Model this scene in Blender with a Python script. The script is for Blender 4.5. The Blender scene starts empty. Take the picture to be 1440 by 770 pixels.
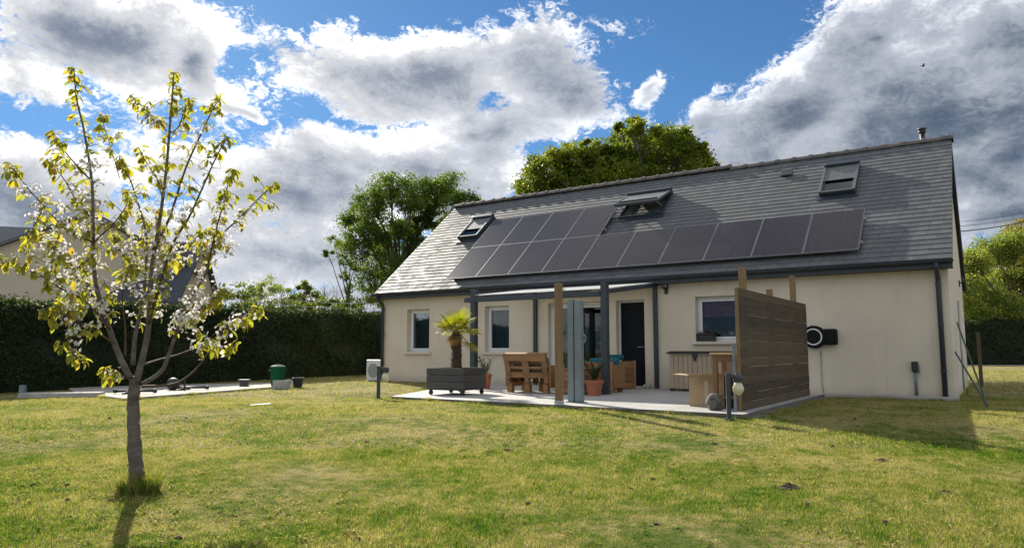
import bpy, math, random
import numpy as np
from mathutils import Vector, Matrix, Euler
R = math.radians
S = bpy.context.scene
COL = S.collection

# ------------------------------------------------------------------ camera, sky, sun, exposure
cam_d = bpy.data.cameras.new('camera'); cam = bpy.data.objects.new('camera', cam_d); COL.objects.link(cam)
cam.location = (0, 0, 1.0); cam.rotation_euler = (R(90 + 6.147), 0, 0)
cam_d.sensor_fit = 'HORIZONTAL'; cam_d.sensor_width = 36; cam_d.lens = 36 * 1005.3 / 1440
cam_d.clip_start = .05; cam_d.clip_end = 3000
S.camera = cam
SUN_AZ, SUN_EL = -26.5, 30.3            # degrees, azimuth from +Y towards +X
SKY_STRENGTH, CLOUD_STRENGTH, SUN_STRENGTH, EXPOSURE = 0.05, 0.60, 5.0, 0.85
S.view_settings.view_transform = 'Standard'; S.view_settings.look = 'None'
S.view_settings.exposure = EXPOSURE; S.view_settings.gamma = 1; S.view_settings.use_curve_mapping = False
S.render.engine = 'CYCLES'
S.cycles.use_denoising = True
S.cycles.max_bounces = 7; S.cycles.diffuse_bounces = 3; S.cycles.glossy_bounces = 3
S.cycles.transmission_bounces = 5; S.cycles.transparent_max_bounces = 12
S.cycles.use_adaptive_sampling = True; S.cycles.adaptive_threshold = .015
S.cycles.sample_clamp_indirect = 6

sun_vec = Vector((math.sin(R(SUN_AZ)) * math.cos(R(SUN_EL)), math.cos(R(SUN_AZ)) * math.cos(R(SUN_EL)), math.sin(R(SUN_EL))))
sl = bpy.data.lights.new('sun', 'SUN'); sl.energy = SUN_STRENGTH; sl.angle = R(.5); sl.color = (1, .93, .80)
so = bpy.data.objects.new('sun', sl); COL.objects.link(so); so.rotation_euler = sun_vec.to_track_quat('Z', 'Y').to_euler()

class NT:
    """tiny helper for building node trees"""
    def __init__(s, tree): s.t = tree
    def n(s, kind, **kw):
        nd = s.t.nodes.new(kind)
        for k, v in kw.items(): setattr(nd, k, v)
        return nd
    def put(s, sock, v):
        if v is None: return
        if isinstance(v, bpy.types.NodeSocket): s.t.links.new(v, sock)
        else: sock.default_value = v
    def m(s, op, a, b=None, c=None, clamp=False):
        nd = s.n('ShaderNodeMath', operation=op, use_clamp=clamp)
        s.put(nd.inputs[0], a); s.put(nd.inputs[1], b); s.put(nd.inputs[2], c)
        return nd.outputs[0]
    def vm(s, op, a, b=None):
        nd = s.n('ShaderNodeVectorMath', operation=op); s.put(nd.inputs[0], a); s.put(nd.inputs[1], b)
        return nd.outputs[0]
    def ss(s, v, a, b, lo=0., hi=1.):
        nd = s.n('ShaderNodeMapRange', interpolation_type='SMOOTHSTEP')
        s.put(nd.inputs[0], v); nd.inputs[1].default_value = a; nd.inputs[2].default_value = b
        nd.inputs[3].default_value = lo; nd.inputs[4].default_value = hi
        return nd.outputs[0]
    def mix(s, f, a, b, blend='MIX'):
        nd = s.n('ShaderNodeMix', data_type='RGBA', blend_type=blend)
        s.put(nd.inputs[0], f); s.put(nd.inputs[6], a); s.put(nd.inputs[7], b)
        return nd.outputs[2]
    def noise(s, vec, scale, detail=4., rough=.5, dist=0., dims='3D', out=0):
        nd = s.n('ShaderNodeTexNoise', noise_dimensions=dims)
        s.put(nd.inputs['Vector'], vec); nd.inputs['Scale'].default_value = scale
        nd.inputs['Detail'].default_value = detail; nd.inputs['Roughness'].default_value = rough
        nd.inputs['Distortion'].default_value = dist
        return nd.outputs[out]
    def ramp(s, f, stops):
        nd = s.n('ShaderNodeValToRGB'); cr = nd.color_ramp
        while len(cr.elements) < len(stops): cr.elements.new(.5)
        for e, (p, c) in zip(cr.elements, stops): e.position = p; e.color = (*c, 1)
        s.put(nd.inputs[0], f); return nd.outputs[0]

def rgb(c): return (c[0], c[1], c[2], 1.0)

# cloud banks: azimuth, elevation, half width, half height (degrees), tilt, weight
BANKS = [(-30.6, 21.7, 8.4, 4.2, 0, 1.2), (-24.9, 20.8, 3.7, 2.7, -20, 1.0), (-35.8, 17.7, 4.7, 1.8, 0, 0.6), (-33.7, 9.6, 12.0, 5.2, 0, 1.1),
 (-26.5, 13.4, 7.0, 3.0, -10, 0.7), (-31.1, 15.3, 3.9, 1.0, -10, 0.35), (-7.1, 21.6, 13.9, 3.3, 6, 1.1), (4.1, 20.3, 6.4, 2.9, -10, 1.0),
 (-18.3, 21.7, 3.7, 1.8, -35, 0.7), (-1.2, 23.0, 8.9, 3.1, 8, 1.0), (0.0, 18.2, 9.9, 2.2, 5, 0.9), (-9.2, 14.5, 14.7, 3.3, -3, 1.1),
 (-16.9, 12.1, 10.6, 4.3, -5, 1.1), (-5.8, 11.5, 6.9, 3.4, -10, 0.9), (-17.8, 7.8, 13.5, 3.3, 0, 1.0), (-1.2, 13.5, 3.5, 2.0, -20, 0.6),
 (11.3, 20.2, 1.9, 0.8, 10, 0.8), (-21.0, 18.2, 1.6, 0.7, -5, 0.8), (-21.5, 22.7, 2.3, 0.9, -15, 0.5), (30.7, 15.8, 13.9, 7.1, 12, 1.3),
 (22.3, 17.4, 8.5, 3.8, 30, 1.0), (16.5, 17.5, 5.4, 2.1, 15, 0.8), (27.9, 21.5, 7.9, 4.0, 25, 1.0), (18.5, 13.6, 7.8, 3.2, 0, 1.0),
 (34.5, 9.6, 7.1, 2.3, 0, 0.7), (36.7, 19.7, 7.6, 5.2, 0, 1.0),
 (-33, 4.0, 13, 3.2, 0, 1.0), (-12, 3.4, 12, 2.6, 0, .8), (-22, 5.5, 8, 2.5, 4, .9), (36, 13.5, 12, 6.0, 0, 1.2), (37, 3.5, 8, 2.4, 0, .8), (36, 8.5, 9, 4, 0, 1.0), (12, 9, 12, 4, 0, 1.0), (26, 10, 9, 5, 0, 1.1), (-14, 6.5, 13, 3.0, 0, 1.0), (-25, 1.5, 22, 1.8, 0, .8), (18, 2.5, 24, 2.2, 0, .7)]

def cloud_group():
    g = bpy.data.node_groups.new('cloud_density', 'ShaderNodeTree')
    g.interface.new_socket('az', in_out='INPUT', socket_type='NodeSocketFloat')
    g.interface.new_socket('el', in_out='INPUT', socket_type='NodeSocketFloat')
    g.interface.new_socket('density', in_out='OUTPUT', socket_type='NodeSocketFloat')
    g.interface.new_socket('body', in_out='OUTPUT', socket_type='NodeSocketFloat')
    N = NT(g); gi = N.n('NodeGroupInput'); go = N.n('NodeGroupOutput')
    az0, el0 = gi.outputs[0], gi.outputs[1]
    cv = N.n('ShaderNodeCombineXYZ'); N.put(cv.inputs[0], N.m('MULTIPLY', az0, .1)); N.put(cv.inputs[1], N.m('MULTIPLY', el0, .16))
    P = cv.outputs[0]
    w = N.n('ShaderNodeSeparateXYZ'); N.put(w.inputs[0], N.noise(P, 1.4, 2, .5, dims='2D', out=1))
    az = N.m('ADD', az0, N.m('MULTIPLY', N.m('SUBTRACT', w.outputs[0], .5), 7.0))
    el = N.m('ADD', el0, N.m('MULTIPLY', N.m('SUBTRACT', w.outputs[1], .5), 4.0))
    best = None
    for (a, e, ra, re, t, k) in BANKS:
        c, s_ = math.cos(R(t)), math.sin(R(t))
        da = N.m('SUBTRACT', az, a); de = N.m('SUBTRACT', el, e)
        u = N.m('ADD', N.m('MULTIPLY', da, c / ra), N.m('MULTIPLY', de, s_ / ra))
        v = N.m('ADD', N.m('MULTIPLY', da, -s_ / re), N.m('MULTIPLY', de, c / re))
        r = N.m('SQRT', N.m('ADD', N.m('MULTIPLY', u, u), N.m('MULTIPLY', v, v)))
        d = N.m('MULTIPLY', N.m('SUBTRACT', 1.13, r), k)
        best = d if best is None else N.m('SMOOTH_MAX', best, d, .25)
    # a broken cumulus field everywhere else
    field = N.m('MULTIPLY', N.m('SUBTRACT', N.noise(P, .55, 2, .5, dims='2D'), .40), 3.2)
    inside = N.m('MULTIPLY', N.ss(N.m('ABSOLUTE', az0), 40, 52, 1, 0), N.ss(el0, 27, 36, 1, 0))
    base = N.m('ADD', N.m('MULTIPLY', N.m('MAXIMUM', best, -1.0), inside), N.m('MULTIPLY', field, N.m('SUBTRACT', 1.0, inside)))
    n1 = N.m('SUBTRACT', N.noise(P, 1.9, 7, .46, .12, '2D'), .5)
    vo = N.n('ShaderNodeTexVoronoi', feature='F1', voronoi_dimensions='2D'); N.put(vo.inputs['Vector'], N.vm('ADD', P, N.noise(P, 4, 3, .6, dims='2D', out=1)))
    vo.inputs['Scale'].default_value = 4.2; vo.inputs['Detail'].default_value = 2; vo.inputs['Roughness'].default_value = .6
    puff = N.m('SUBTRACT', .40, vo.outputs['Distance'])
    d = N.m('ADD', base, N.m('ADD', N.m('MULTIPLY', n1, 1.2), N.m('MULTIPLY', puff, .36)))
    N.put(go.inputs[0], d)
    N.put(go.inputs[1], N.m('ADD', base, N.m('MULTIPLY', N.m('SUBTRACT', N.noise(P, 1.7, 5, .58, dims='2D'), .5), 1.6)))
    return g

world = bpy.data.worlds.new('World'); S.world = world; world.use_nodes = True
world.cycles.sampling_method = 'MANUAL'; world.cycles.sample_map_resolution = 512
wt = world.node_tree; wt.nodes.clear(); N = NT(wt)
sky = N.n('ShaderNodeTexSky', sky_type='NISHITA'); sky.sun_disc = False
sky.sun_elevation = R(SUN_EL); sky.sun_rotation = R(SUN_AZ); sky.altitude = 50; sky.air_density = 1.0; sky.dust_density = .1; sky.ozone_density = 3.0
bg1 = N.n('ShaderNodeBackground'); bg1.inputs[1].default_value = SKY_STRENGTH
tc = N.n('ShaderNodeTexCoord'); D = tc.outputs['Generated']
sp = N.n('ShaderNodeSeparateXYZ'); N.put(sp.inputs[0], N.vm('NORMALIZE', D))
AZ = N.m('MULTIPLY', N.m('ARCTAN2', sp.outputs[0], sp.outputs[1]), 57.2958)
EL = N.m('MULTIPLY', N.m('ARCSINE', sp.outputs[2]), 57.2958)
N.put(bg1.inputs[0], N.mix(1.0, sky.outputs[0], N.mix(N.ss(EL, 0, 22), (.42, .64, 1.0, 1), (.58, .90, 1.12, 1)), 'MULTIPLY'))
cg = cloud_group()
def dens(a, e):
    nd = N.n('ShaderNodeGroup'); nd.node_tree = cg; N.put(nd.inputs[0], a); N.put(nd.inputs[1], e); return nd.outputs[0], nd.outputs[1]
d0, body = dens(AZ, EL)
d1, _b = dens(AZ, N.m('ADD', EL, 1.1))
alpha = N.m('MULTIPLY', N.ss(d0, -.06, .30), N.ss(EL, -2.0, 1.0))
CV = N.n('ShaderNodeCombineXYZ'); N.put(CV.inputs[0], N.m('MULTIPLY', AZ, .1)); N.put(CV.inputs[1], N.m('MULTIPLY', EL, .2))
vary = N.m('SUBTRACT', N.noise(CV.outputs[0], 1.3, 6, .55, .3, '2D'), .5)
thick = N.m('ADD', N.m('ADD', N.m('MULTIPLY', body, .62), N.m('MULTIPLY', vary, 1.1)), N.m('MULTIPLY', d0, .45))
rim = N.ss(N.m('SUBTRACT', d0, d1), -.15, .65)             # density falls off upwards: sun-side edge
thick = N.m('SUBTRACT', thick, N.m('MULTIPLY', rim, .34))
dtn = N.n('ShaderNodeVectorMath', operation='DOT_PRODUCT'); N.put(dtn.inputs[0], N.vm('NORMALIZE', D)); N.put(dtn.inputs[1], tuple(sun_vec))
near = N.ss(dtn.outputs['Value'], .80, 1.0)
bright = N.mix(near, (.98, 1.01, 1.08, 1), (1.35, 1.33, 1.30, 1))
grey = N.mix(N.ss(AZ, 2, 30), (.200, .240, .325, 1), (.085, .125, .190, 1))
grey = N.mix(N.ss(EL, 30, 45), grey, (.62, .66, .72, 1))
behind = N.ss(sp.outputs[1], .45, -.25)                      # unseen clouds behind the viewer, added front-lit and bright to fill the facade
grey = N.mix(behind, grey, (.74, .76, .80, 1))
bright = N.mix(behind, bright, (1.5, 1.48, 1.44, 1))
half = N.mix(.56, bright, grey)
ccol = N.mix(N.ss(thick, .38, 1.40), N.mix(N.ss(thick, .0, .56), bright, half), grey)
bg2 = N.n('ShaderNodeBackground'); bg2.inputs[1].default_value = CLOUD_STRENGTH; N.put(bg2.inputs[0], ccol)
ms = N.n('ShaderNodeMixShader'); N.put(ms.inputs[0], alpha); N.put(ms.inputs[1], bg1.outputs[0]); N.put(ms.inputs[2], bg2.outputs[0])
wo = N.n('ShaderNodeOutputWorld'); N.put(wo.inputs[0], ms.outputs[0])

# ------------------------------------------------------------------ frames
X0, Y0, YAW = 8.6401, 14.0903, .5935
CY, SY = math.cos(YAW), math.sin(YAW)
ROT = -YAW
def hw(x, y, z=0.):                       # house frame -> world
    return Vector((X0 + x * CY + y * SY, Y0 - x * SY + y * CY, z))
def gz(y):                                # height of the lawn, which falls gently towards the viewer
    return .045 - .42 * (1 - min(11., max(-6., y)) / 11.)

# ------------------------------------------------------------------ mesh helpers
class MB:
    def __init__(s): s.v = []; s.f = []; s.uv = None
    def quad(s, a, b, c, d):
        i = len(s.v); s.v += [tuple(a), tuple(b), tuple(c), tuple(d)]; s.f.append((i, i + 1, i + 2, i + 3))
    def poly(s, pts):
        i = len(s.v); s.v += [tuple(p) for p in pts]; s.f.append(tuple(range(i, i + len(pts))))
    def box(s, x0, x1, y0, y1, z0, z1, M=None):
        i = len(s.v)
        P = [(x0, y0, z0), (x1, y0, z0), (x1, y1, z0), (x0, y1, z0), (x0, y0, z1), (x1, y0, z1), (x1, y1, z1), (x0, y1, z1)]
        if M is not None: P = [tuple(M @ Vector(p)) for p in P]
        s.v += P
        s.f += [tuple(i + k for k in q) for q in ((0, 3, 2, 1), (4, 5, 6, 7), (0, 1, 5, 4), (1, 2, 6, 5), (2, 3, 7, 6), (3, 0, 4, 7))]
        return s
    def bar(s, a, b, w, h, up=(0, 0, 1)):
        a, b = Vector(a), Vector(b); d = (b - a); L = d.length; d.normalize(); u = Vector(up)
        r = d.cross(u)
        if r.length < 1e-4: r = d.cross(Vector((1, 0, 0)))
        r.normalize(); u = r.cross(d)
        M = Matrix((( d.x, r.x, u.x, a.x), (d.y, r.y, u.y, a.y), (d.z, r.z, u.z, a.z), (0, 0, 0, 1)))
        s.box(0, L, -w / 2, w / 2, -h / 2, h / 2, M); return s
    def tube(s, pts, rad, n=8, cap=True):
        pts = [Vector(p) for p in pts]
        if not isinstance(rad, (list, tuple)): rad = [rad] * len(pts)
        i0 = len(s.v); prev = None
        for k, p in enumerate(pts):
            d = (pts[min(k + 1, len(pts) - 1)] - pts[max(k - 1, 0)]).normalized()
            if prev is None: r = d.orthogonal().normalized()
            else:
                r = prev - d * prev.dot(d)
                r = r.normalized() if r.length > 1e-5 else d.orthogonal().normalized()
            prev = r; q = d.cross(r)
            for j in range(n):
                a = 2 * math.pi * j / n
                s.v.append(tuple(p + (r * math.cos(a) + q * math.sin(a)) * rad[k]))
        for k in range(len(pts) - 1):
            for j in range(n):
                a = i0 + k * n + j; b = i0 + k * n + (j + 1) % n
                s.f.append((a, b, b + n, a + n))
        if cap:
            s.f.append(tuple(i0 + j for j in reversed(range(n)))); e = i0 + (len(pts) - 1) * n; s.f.append(tuple(e + j for j in range(n)))
        return s
    def lathe(s, prof, c=(0, 0, 0), n=24, M=None):       # prof: (radius, z) from bottom to top
        i0 = len(s.v)
        for (r, z) in prof:
            for j in range(n):
                a = 2 * math.pi * j / n; p = Vector((c[0] + r * math.cos(a), c[1] + r * math.sin(a), c[2] + z))
                s.v.append(tuple(M @ p if M is not None else p))
        for k in range(len(prof) - 1):
            for j in range(n):
                a = i0 + k * n + j; b = i0 + k * n + (j + 1) % n
                s.f.append((a, b, b + n, a + n))
        s.f.append(tuple(i0 + j for j in reversed(range(n)))); e = i0 + (len(prof) - 1) * n; s.f.append(tuple(e + j for j in range(n)))
        return s
    def ellipsoid(s, c, r, nu=14, nv=9, jig=0., rnd=None):
        i0 = len(s.v)
        for k in range(1, nv):
            t = math.pi * k / nv
            for j in range(nu):
                a = 2 * math.pi * j / nu; q = 1 + (rnd.uniform(-jig, jig) if rnd else 0)
                s.v.append((c[0] + r[0] * q * math.sin(t) * math.cos(a), c[1] + r[1] * q * math.sin(t) * math.sin(a), c[2] + r[2] * q * math.cos(t)))
        for k in range(nv - 2):
            for j in range(nu):
                a = i0 + k * nu + j; b = i0 + k * nu + (j + 1) % nu
                s.f.append((a, a + nu, b + nu, b))
        s.f.append(tuple(i0 + j for j in range(nu))); e = i0 + (nv - 2) * nu; s.f.append(tuple(e + j for j in reversed(range(nu))))
        return s

def link(o, parent=None):
    COL.objects.link(o)
    if parent is not None: o.parent = parent
    return o
def tag(o, label=None, cat=None, group=None, kind=None):
    if label: o['label'] = label
    if cat: o['category'] = cat
    if group: o['group'] = group
    if kind: o['kind'] = kind
    return o
def thing(name, label, cat, loc=(0, 0, 0), rz=0., group=None):
    o = bpy.data.objects.new(name, None); link(o); o.location = loc; o.rotation_euler = (0, 0, rz); o.empty_display_size = .2
    return tag(o, label, cat, group)
def obj(name, mb, mat, parent=None, bevel=0., smooth=False, label=None):
    me = bpy.data.meshes.new(name); me.from_pydata(mb.v, [], mb.f); me.update()
    if mb.uv is not None:
        ul = me.uv_layers.new(name='UVMap'); ul.data.foreach_set('uv', np.array(mb.uv, np.float32).ravel())
    me.materials.append(mat)
    if smooth: me.polygons.foreach_set('use_smooth', [True] * len(me.polygons))
    o = bpy.data.objects.new(name, me); link(o, parent)
    if bevel:
        b = o.modifiers.new('bevel', 'BEVEL'); b.width = bevel; b.segments = 2; b.limit_method = 'ANGLE'; b.angle_limit = R(40)
    if label: o['label'] = label
    return o
def np_obj(name, verts, loops, sizes, mat, parent=None, smooth=False):
    me = bpy.data.meshes.new(name); verts = np.asarray(verts, np.float32); loops = np.asarray(loops, np.int32); sizes = np.asarray(sizes, np.int32)
    me.vertices.add(len(verts)); me.vertices.foreach_set('co', verts.ravel())
    me.loops.add(len(loops)); me.loops.foreach_set('vertex_index', loops)
    st = np.zeros(len(sizes), np.int32); st[1:] = np.cumsum(sizes)[:-1]
    me.polygons.add(len(sizes)); me.polygons.foreach_set('loop_start', st)
    if smooth: me.polygons.foreach_set('use_smooth', [True] * len(sizes))
    me.materials.append(mat); me.update(calc_edges=True)
    o = bpy.data.objects.new(name, me); return link(o, parent)
def copy_tree(o, parent=None):
    c = o.copy(); COL.objects.link(c); c.parent = parent
    for ch in [x for x in o.children]: copy_tree(ch, c)
    return c

# ------------------------------------------------------------------ materials
def new_mat(name):
    m = bpy.data.materials.new(name); m.use_nodes = True; m.node_tree.nodes.clear()
    N = NT(m.node_tree); out = N.n('ShaderNodeOutputMaterial'); b = N.n('ShaderNodeBsdfPrincipled'); N.put(out.inputs[0], b.outputs[0])
    return m, N, b, out
def pmat(name, c1, c2=None, scale=6., rough=.6, bump=0., bscale=60., metal=0., stretch=(1, 1, 1), spec=.5, rvar=0., detail=5.):
    m, N, b, out = new_mat(name); tc = N.n('ShaderNodeTexCoord'); mp = N.n('ShaderNodeMapping'); mp.inputs[3].default_value = stretch
    N.put(mp.inputs[0], tc.outputs['Object']); V = mp.outputs[0]
    c2 = c2 or tuple(x * .8 for x in c1)
    n = N.noise(V, scale, detail, .6)
    N.put(b.inputs['Base Color'], N.mix(N.ss(n, .3, .7), rgb(c1), rgb(c2)))
    b.inputs['Roughness'].default_value = rough; b.inputs['Metallic'].default_value = metal; b.inputs['Specular IOR Level'].default_value = spec
    if rvar: N.put(b.inputs['Roughness'], N.m('ADD', rough - rvar / 2, N.m('MULTIPLY', N.noise(V, scale * 2, 4), rvar)))
    if bump:
        bp = N.n('ShaderNodeBump'); bp.inputs['Strength'].default_value = bump; bp.inputs['Distance'].default_value = .01
        N.put(bp.inputs['Height'], N.noise(V, bscale, 6, .65)); N.put(b.inputs['Normal'], bp.outputs[0])
    return m
def leafmat(name, stops, trans=.5, rough=.5, tint=(1.25, 1.15, .6), clump=.35, cscale=.6):
    """leaves: colour per leaf (island) plus slow clump-to-clump variation, thin enough to pass light"""
    m, N, b, out = new_mat(name); ge = N.n('ShaderNodeNewGeometry')
    f = N.m('ADD', N.m('MULTIPLY', ge.outputs['Random Per Island'], 1 - clump), N.m('MULTIPLY', N.ss(N.noise(ge.outputs['Position'], cscale, 3), .3, .7), clump))
    c = N.ramp(f, stops)
    N.put(b.inputs['Base Color'], c); b.inputs['Roughness'].default_value = rough; b.inputs['Specular IOR Level'].default_value = .3
    tr = N.n('ShaderNodeBsdfTranslucent'); N.put(tr.inputs[0], N.mix(1., c, rgb(tint), 'MULTIPLY'))
    mx = N.n('ShaderNodeMixShader'); mx.inputs[0].default_value = trans
    N.put(mx.inputs[1], b.outputs[0]); N.put(mx.inputs[2], tr.outputs[0]); N.put(out.inputs[0], mx.outputs[0])
    return m
def woodmat(name, c1, c2, axis=0, rough=.75, grain=9., bump=.4):
    st = [grain] * 3; st[axis] = grain * .07
    m, N, b, out = new_mat(name); tc = N.n('ShaderNodeTexCoord'); ge = N.n('ShaderNodeNewGeometry')
    off = N.n('ShaderNodeCombineXYZ'); N.put(off.inputs[0], N.m('MULTIPLY', ge.outputs['Random Per Island'], 37.)); N.put(off.inputs[1], N.m('MULTIPLY', ge.outputs['Random Per Island'], 11.))
    mp = N.n('ShaderNodeMapping'); mp.inputs[3].default_value = st; N.put(mp.inputs[0], N.vm('ADD', tc.outputs['Object'], off.outputs[0]))
    n = N.noise(mp.outputs[0], 2.4, 7, .65, .6); big = N.noise(tc.outputs['Object'], 2.1, 3)
    f = N.m('ADD', N.m('MULTIPLY', n, .6), N.m('ADD', N.m('MULTIPLY', ge.outputs['Random Per Island'], .28), N.m('MULTIPLY', big, .2)))
    N.put(b.inputs['Base Color'], N.mix(N.ss(f, .3, .8), rgb(c1), rgb(c2)))
    b.inputs['Roughness'].default_value = rough; b.inputs['Specular IOR Level'].default_value = .3
    bp = N.n('ShaderNodeBump'); bp.inputs['Strength'].default_value = bump; bp.inputs['Distance'].default_value = .004
    N.put(bp.inputs['Height'], n); N.put(b.inputs['Normal'], bp.outputs[0])
    return m

M_render = pmat('cream_render', (.66, .57, .435), (.60, .515, .39), 1.1, .9, .35, 140, spec=.2)
def render_mat():
    m, N, b, out = new_mat('cream_roughcast'); tc = N.n('ShaderNodeTexCoord'); O = tc.outputs['Object']
    sp = N.n('ShaderNodeSeparateXYZ'); N.put(sp.inputs[0], O)
    c = N.mix(N.ss(N.noise(O, .9, 5, .6), .3, .7), (.71, .630, .505, 1), (.64, .565, .445, 1))
    mp = N.n('ShaderNodeMapping'); mp.inputs[3].default_value = (5, 5, .35); N.put(mp.inputs[0], O)
    c = N.mix(N.m('MULTIPLY', N.ss(N.noise(mp.outputs[0], 1.6, 5, .6), .54, .8), .36), c, (.44, .38, .29, 1))       # rain streaks
    low = N.m('MULTIPLY', N.ss(N.m('ADD', sp.outputs[2], N.m('MULTIPLY', N.noise(O, 3, 4), .25)), .46, .12), .55)      # splash stains by the soil
    c = N.mix(low, c, (.36, .31, .23, 1))
    N.put(b.inputs['Base Color'], c); b.inputs['Roughness'].default_value = .92; b.inputs['Specular IOR Level'].default_value = .15
    bp = N.n('ShaderNodeBump'); bp.inputs['Strength'].default_value = .5; bp.inputs['Distance'].default_value = .006
    N.put(bp.inputs['Height'], N.noise(O, 110, 4, .7)); N.put(b.inputs['Normal'], bp.outputs[0])
    return m
M_render = render_mat()
M_trim = pmat('cream_smooth_trim', (.70, .62, .50), (.64, .56, .45), 3, .8, .15, 90)
M_anth = pmat('anthracite_aluminium', (.030, .042, .058), (.026, .036, .050), 8, .42, spec=.5)
M_anth2 = pmat('anthracite_gutter', (.026, .035, .048), (.036, .046, .060), 3, .5)
M_white = pmat('white_plastic', (.78, .79, .80), (.72, .73, .74), 4, .35)
M_grey = pmat('light_grey_metal', (.42, .45, .46), (.36, .39, .40), 5, .45, metal=.3)
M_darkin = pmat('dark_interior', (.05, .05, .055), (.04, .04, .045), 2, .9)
M_black = pmat('black_plastic', (.018, .019, .021), (.028, .029, .031), 8, .5)
M_alu = pmat('panel_edge_aluminium', (.26, .27, .29), (.20, .21, .23), 5, .4, metal=.6)
M_terra = pmat('terracotta', (.42, .155, .075), (.34, .12, .06), 9, .8, .2, 70)
M_conc = pmat('concrete', (.42, .40, .36), (.33, .31, .28), 3.5, .9, .4, 60)
M_curtain = pmat('blue_grey_curtain', (.30, .34, .40), (.20, .24, .30), 6, .9, stretch=(14, 14, .4))
M_red = pmat('red_pink_blind', (.60, .07, .10), (.66, .26, .28), 9, .9, detail=8)
M_teal = pmat('teal_fabric', (.012, .16, .19), (.010, .11, .14), 14, .95, .3, 220)
M_card = pmat('cardboard', (.42, .30, .18), (.36, .25, .145), 5, .9, .15, 40)
M_kerb = pmat('mossy_kerb_concrete', (.17, .16, .13), (.10, .10, .075), 4, .95, .6, 40)
M_pallet = woodmat('pallet_wood', (.36, .205, .10), (.17, .088, .042), 0)
M_palletz = woodmat('pallet_wood_upright', (.36, .195, .09), (.18, .088, .038), 2)
M_post = woodmat('treated_pine_post', (.24, .165, .085), (.14, .092, .048), 2)
M_board = woodmat('grey_weathered_boards', (.125, .092, .058), (.052, .038, .024), 1, .8)
M_planter = woodmat('dark_stained_boards', (.085, .080, .075), (.045, .042, .040), 0, .6)
M_stone = pmat('mottled_stone', (.17, .16, .14), (.05, .048, .042), 11, .9, .8, 30)
M_soil = pmat('dark_soil', (.085, .060, .038), (.045, .030, .020), 18, 1., 1., 45)
M_bark = pmat('tree_bark', (.115, .10, .08), (.055, .047, .037), 6, .95, .9, 26, stretch=(1, 1, .3))
M_barkp = pmat('cherry_bark', (.165, .14, .122), (.085, .070, .060), 16, .85, .9, 55, stretch=(.6, .6, 1.3))
M_twig = pmat('cherry_twig_bark', (.115, .075, .055), (.065, .042, .03), 14, .7)

def glassmat(name, tint, refl=.9):
    m, N, b, out = new_mat(name)
    fr = N.n('ShaderNodeFresnel'); fr.inputs[0].default_value = 1.5
    t = N.n('ShaderNodeBsdfTransparent'); t.inputs[0].default_value = rgb(tint)
    g = N.n('ShaderNodeBsdfGlossy'); g.inputs[1].default_value = .015; g.inputs[0].default_value = (refl, refl, refl, 1)
    mx = N.n('ShaderNodeMixShader'); N.put(mx.inputs[0], N.m('MULTIPLY', fr.outputs[0], 1.1, clamp=True)); N.put(mx.inputs[1], t.outputs[0]); N.put(mx.inputs[2], g.outputs[0])
    N.put(out.inputs[0], mx.outputs[0]); return m
M_glass = glassmat('window_glass', (.62, .68, .70))

def slate_mat():
    m, N, b, out = new_mat('slate'); uv = N.n('ShaderNodeUVMap'); U = uv.outputs[0]
    br = N.n('ShaderNodeTexBrick'); br.offset = .5; br.squash = 1
    N.put(br.inputs['Vector'], U); br.inputs['Scale'].default_value = 1
    br.inputs['Brick Width'].default_value = .22; br.inputs['Row Height'].default_value = .2; br.inputs['Mortar Size'].default_value = .006
    br.inputs['Color1'].default_value = (0, 0, 0, 1); br.inputs['Color2'].default_value = (1, 1, 1, 1); br.inputs['Mortar'].default_value = (.5, .5, .5, 1)
    br.inputs['Mortar Smooth'].default_value = .1
    c = N.mix(br.outputs['Color'], (.098, .103, .110, 1), (.140, .145, .150, 1))
    c = N.mix(N.m('MULTIPLY', N.ss(N.noise(U, .6, 5, .6), .45, .75), .4), c, (.13, .135, .115, 1))     # lichen film
    c = N.mix(N.m('MULTIPLY', br.outputs['Fac'], .65), c, (.035, .037, .04, 1))
    N.put(b.inputs['Base Color'], c)
    N.put(b.inputs['Roughness'], N.m('ADD', .54, N.m('MULTIPLY', br.outputs['Color'], .18))); b.inputs['Specular IOR Level'].default_value = .28
    bp = N.n('ShaderNodeBump'); bp.inputs['Strength'].default_value = .6; bp.inputs['Distance'].default_value = .008
    N.put(bp.inputs['Height'], N.m('ADD', N.m('ADD', N.m('MULTIPLY', br.outputs['Fac'], -1.), N.m('MULTIPLY', br.outputs['Color'], .5)), N.m('MULTIPLY', N.noise(U, 26, 4), .5)))
    N.put(b.inputs['Normal'], bp.outputs[0]); return m
M_slate = slate_mat()
M_ridge = pmat('slate_grey_ridge_tile', (.105, .095, .092), (.15, .13, .12), 4, .65, .3, 40)
def pv_mat():
    m, N, b, out = new_mat('solar_cells'); tc = N.n('ShaderNodeTexCoord'); O = tc.outputs['Object']
    br = N.n('ShaderNodeTexBrick'); br.offset = 0
    N.put(br.inputs['Vector'], O); br.inputs['Scale'].default_value = 1; br.inputs['Brick Width'].default_value = .178; br.inputs['Row Height'].default_value = .09
    br.inputs['Mortar Size'].default_value = .0035; br.inputs['Color1'].default_value = (.016, .012, .016, 1); br.inputs['Color2'].default_value = (.020, .015, .019, 1)
    br.inputs['Mortar'].default_value = (.034, .032, .040, 1)
    N.put(b.inputs['Base Color'], br.outputs[0]); b.inputs['Roughness'].default_value = .22; b.inputs['Specular IOR Level'].default_value = .36; b.inputs['Specular Tint'].default_value = (1., .92, .95, 1)
    return m
M_pv = pv_mat()

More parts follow.
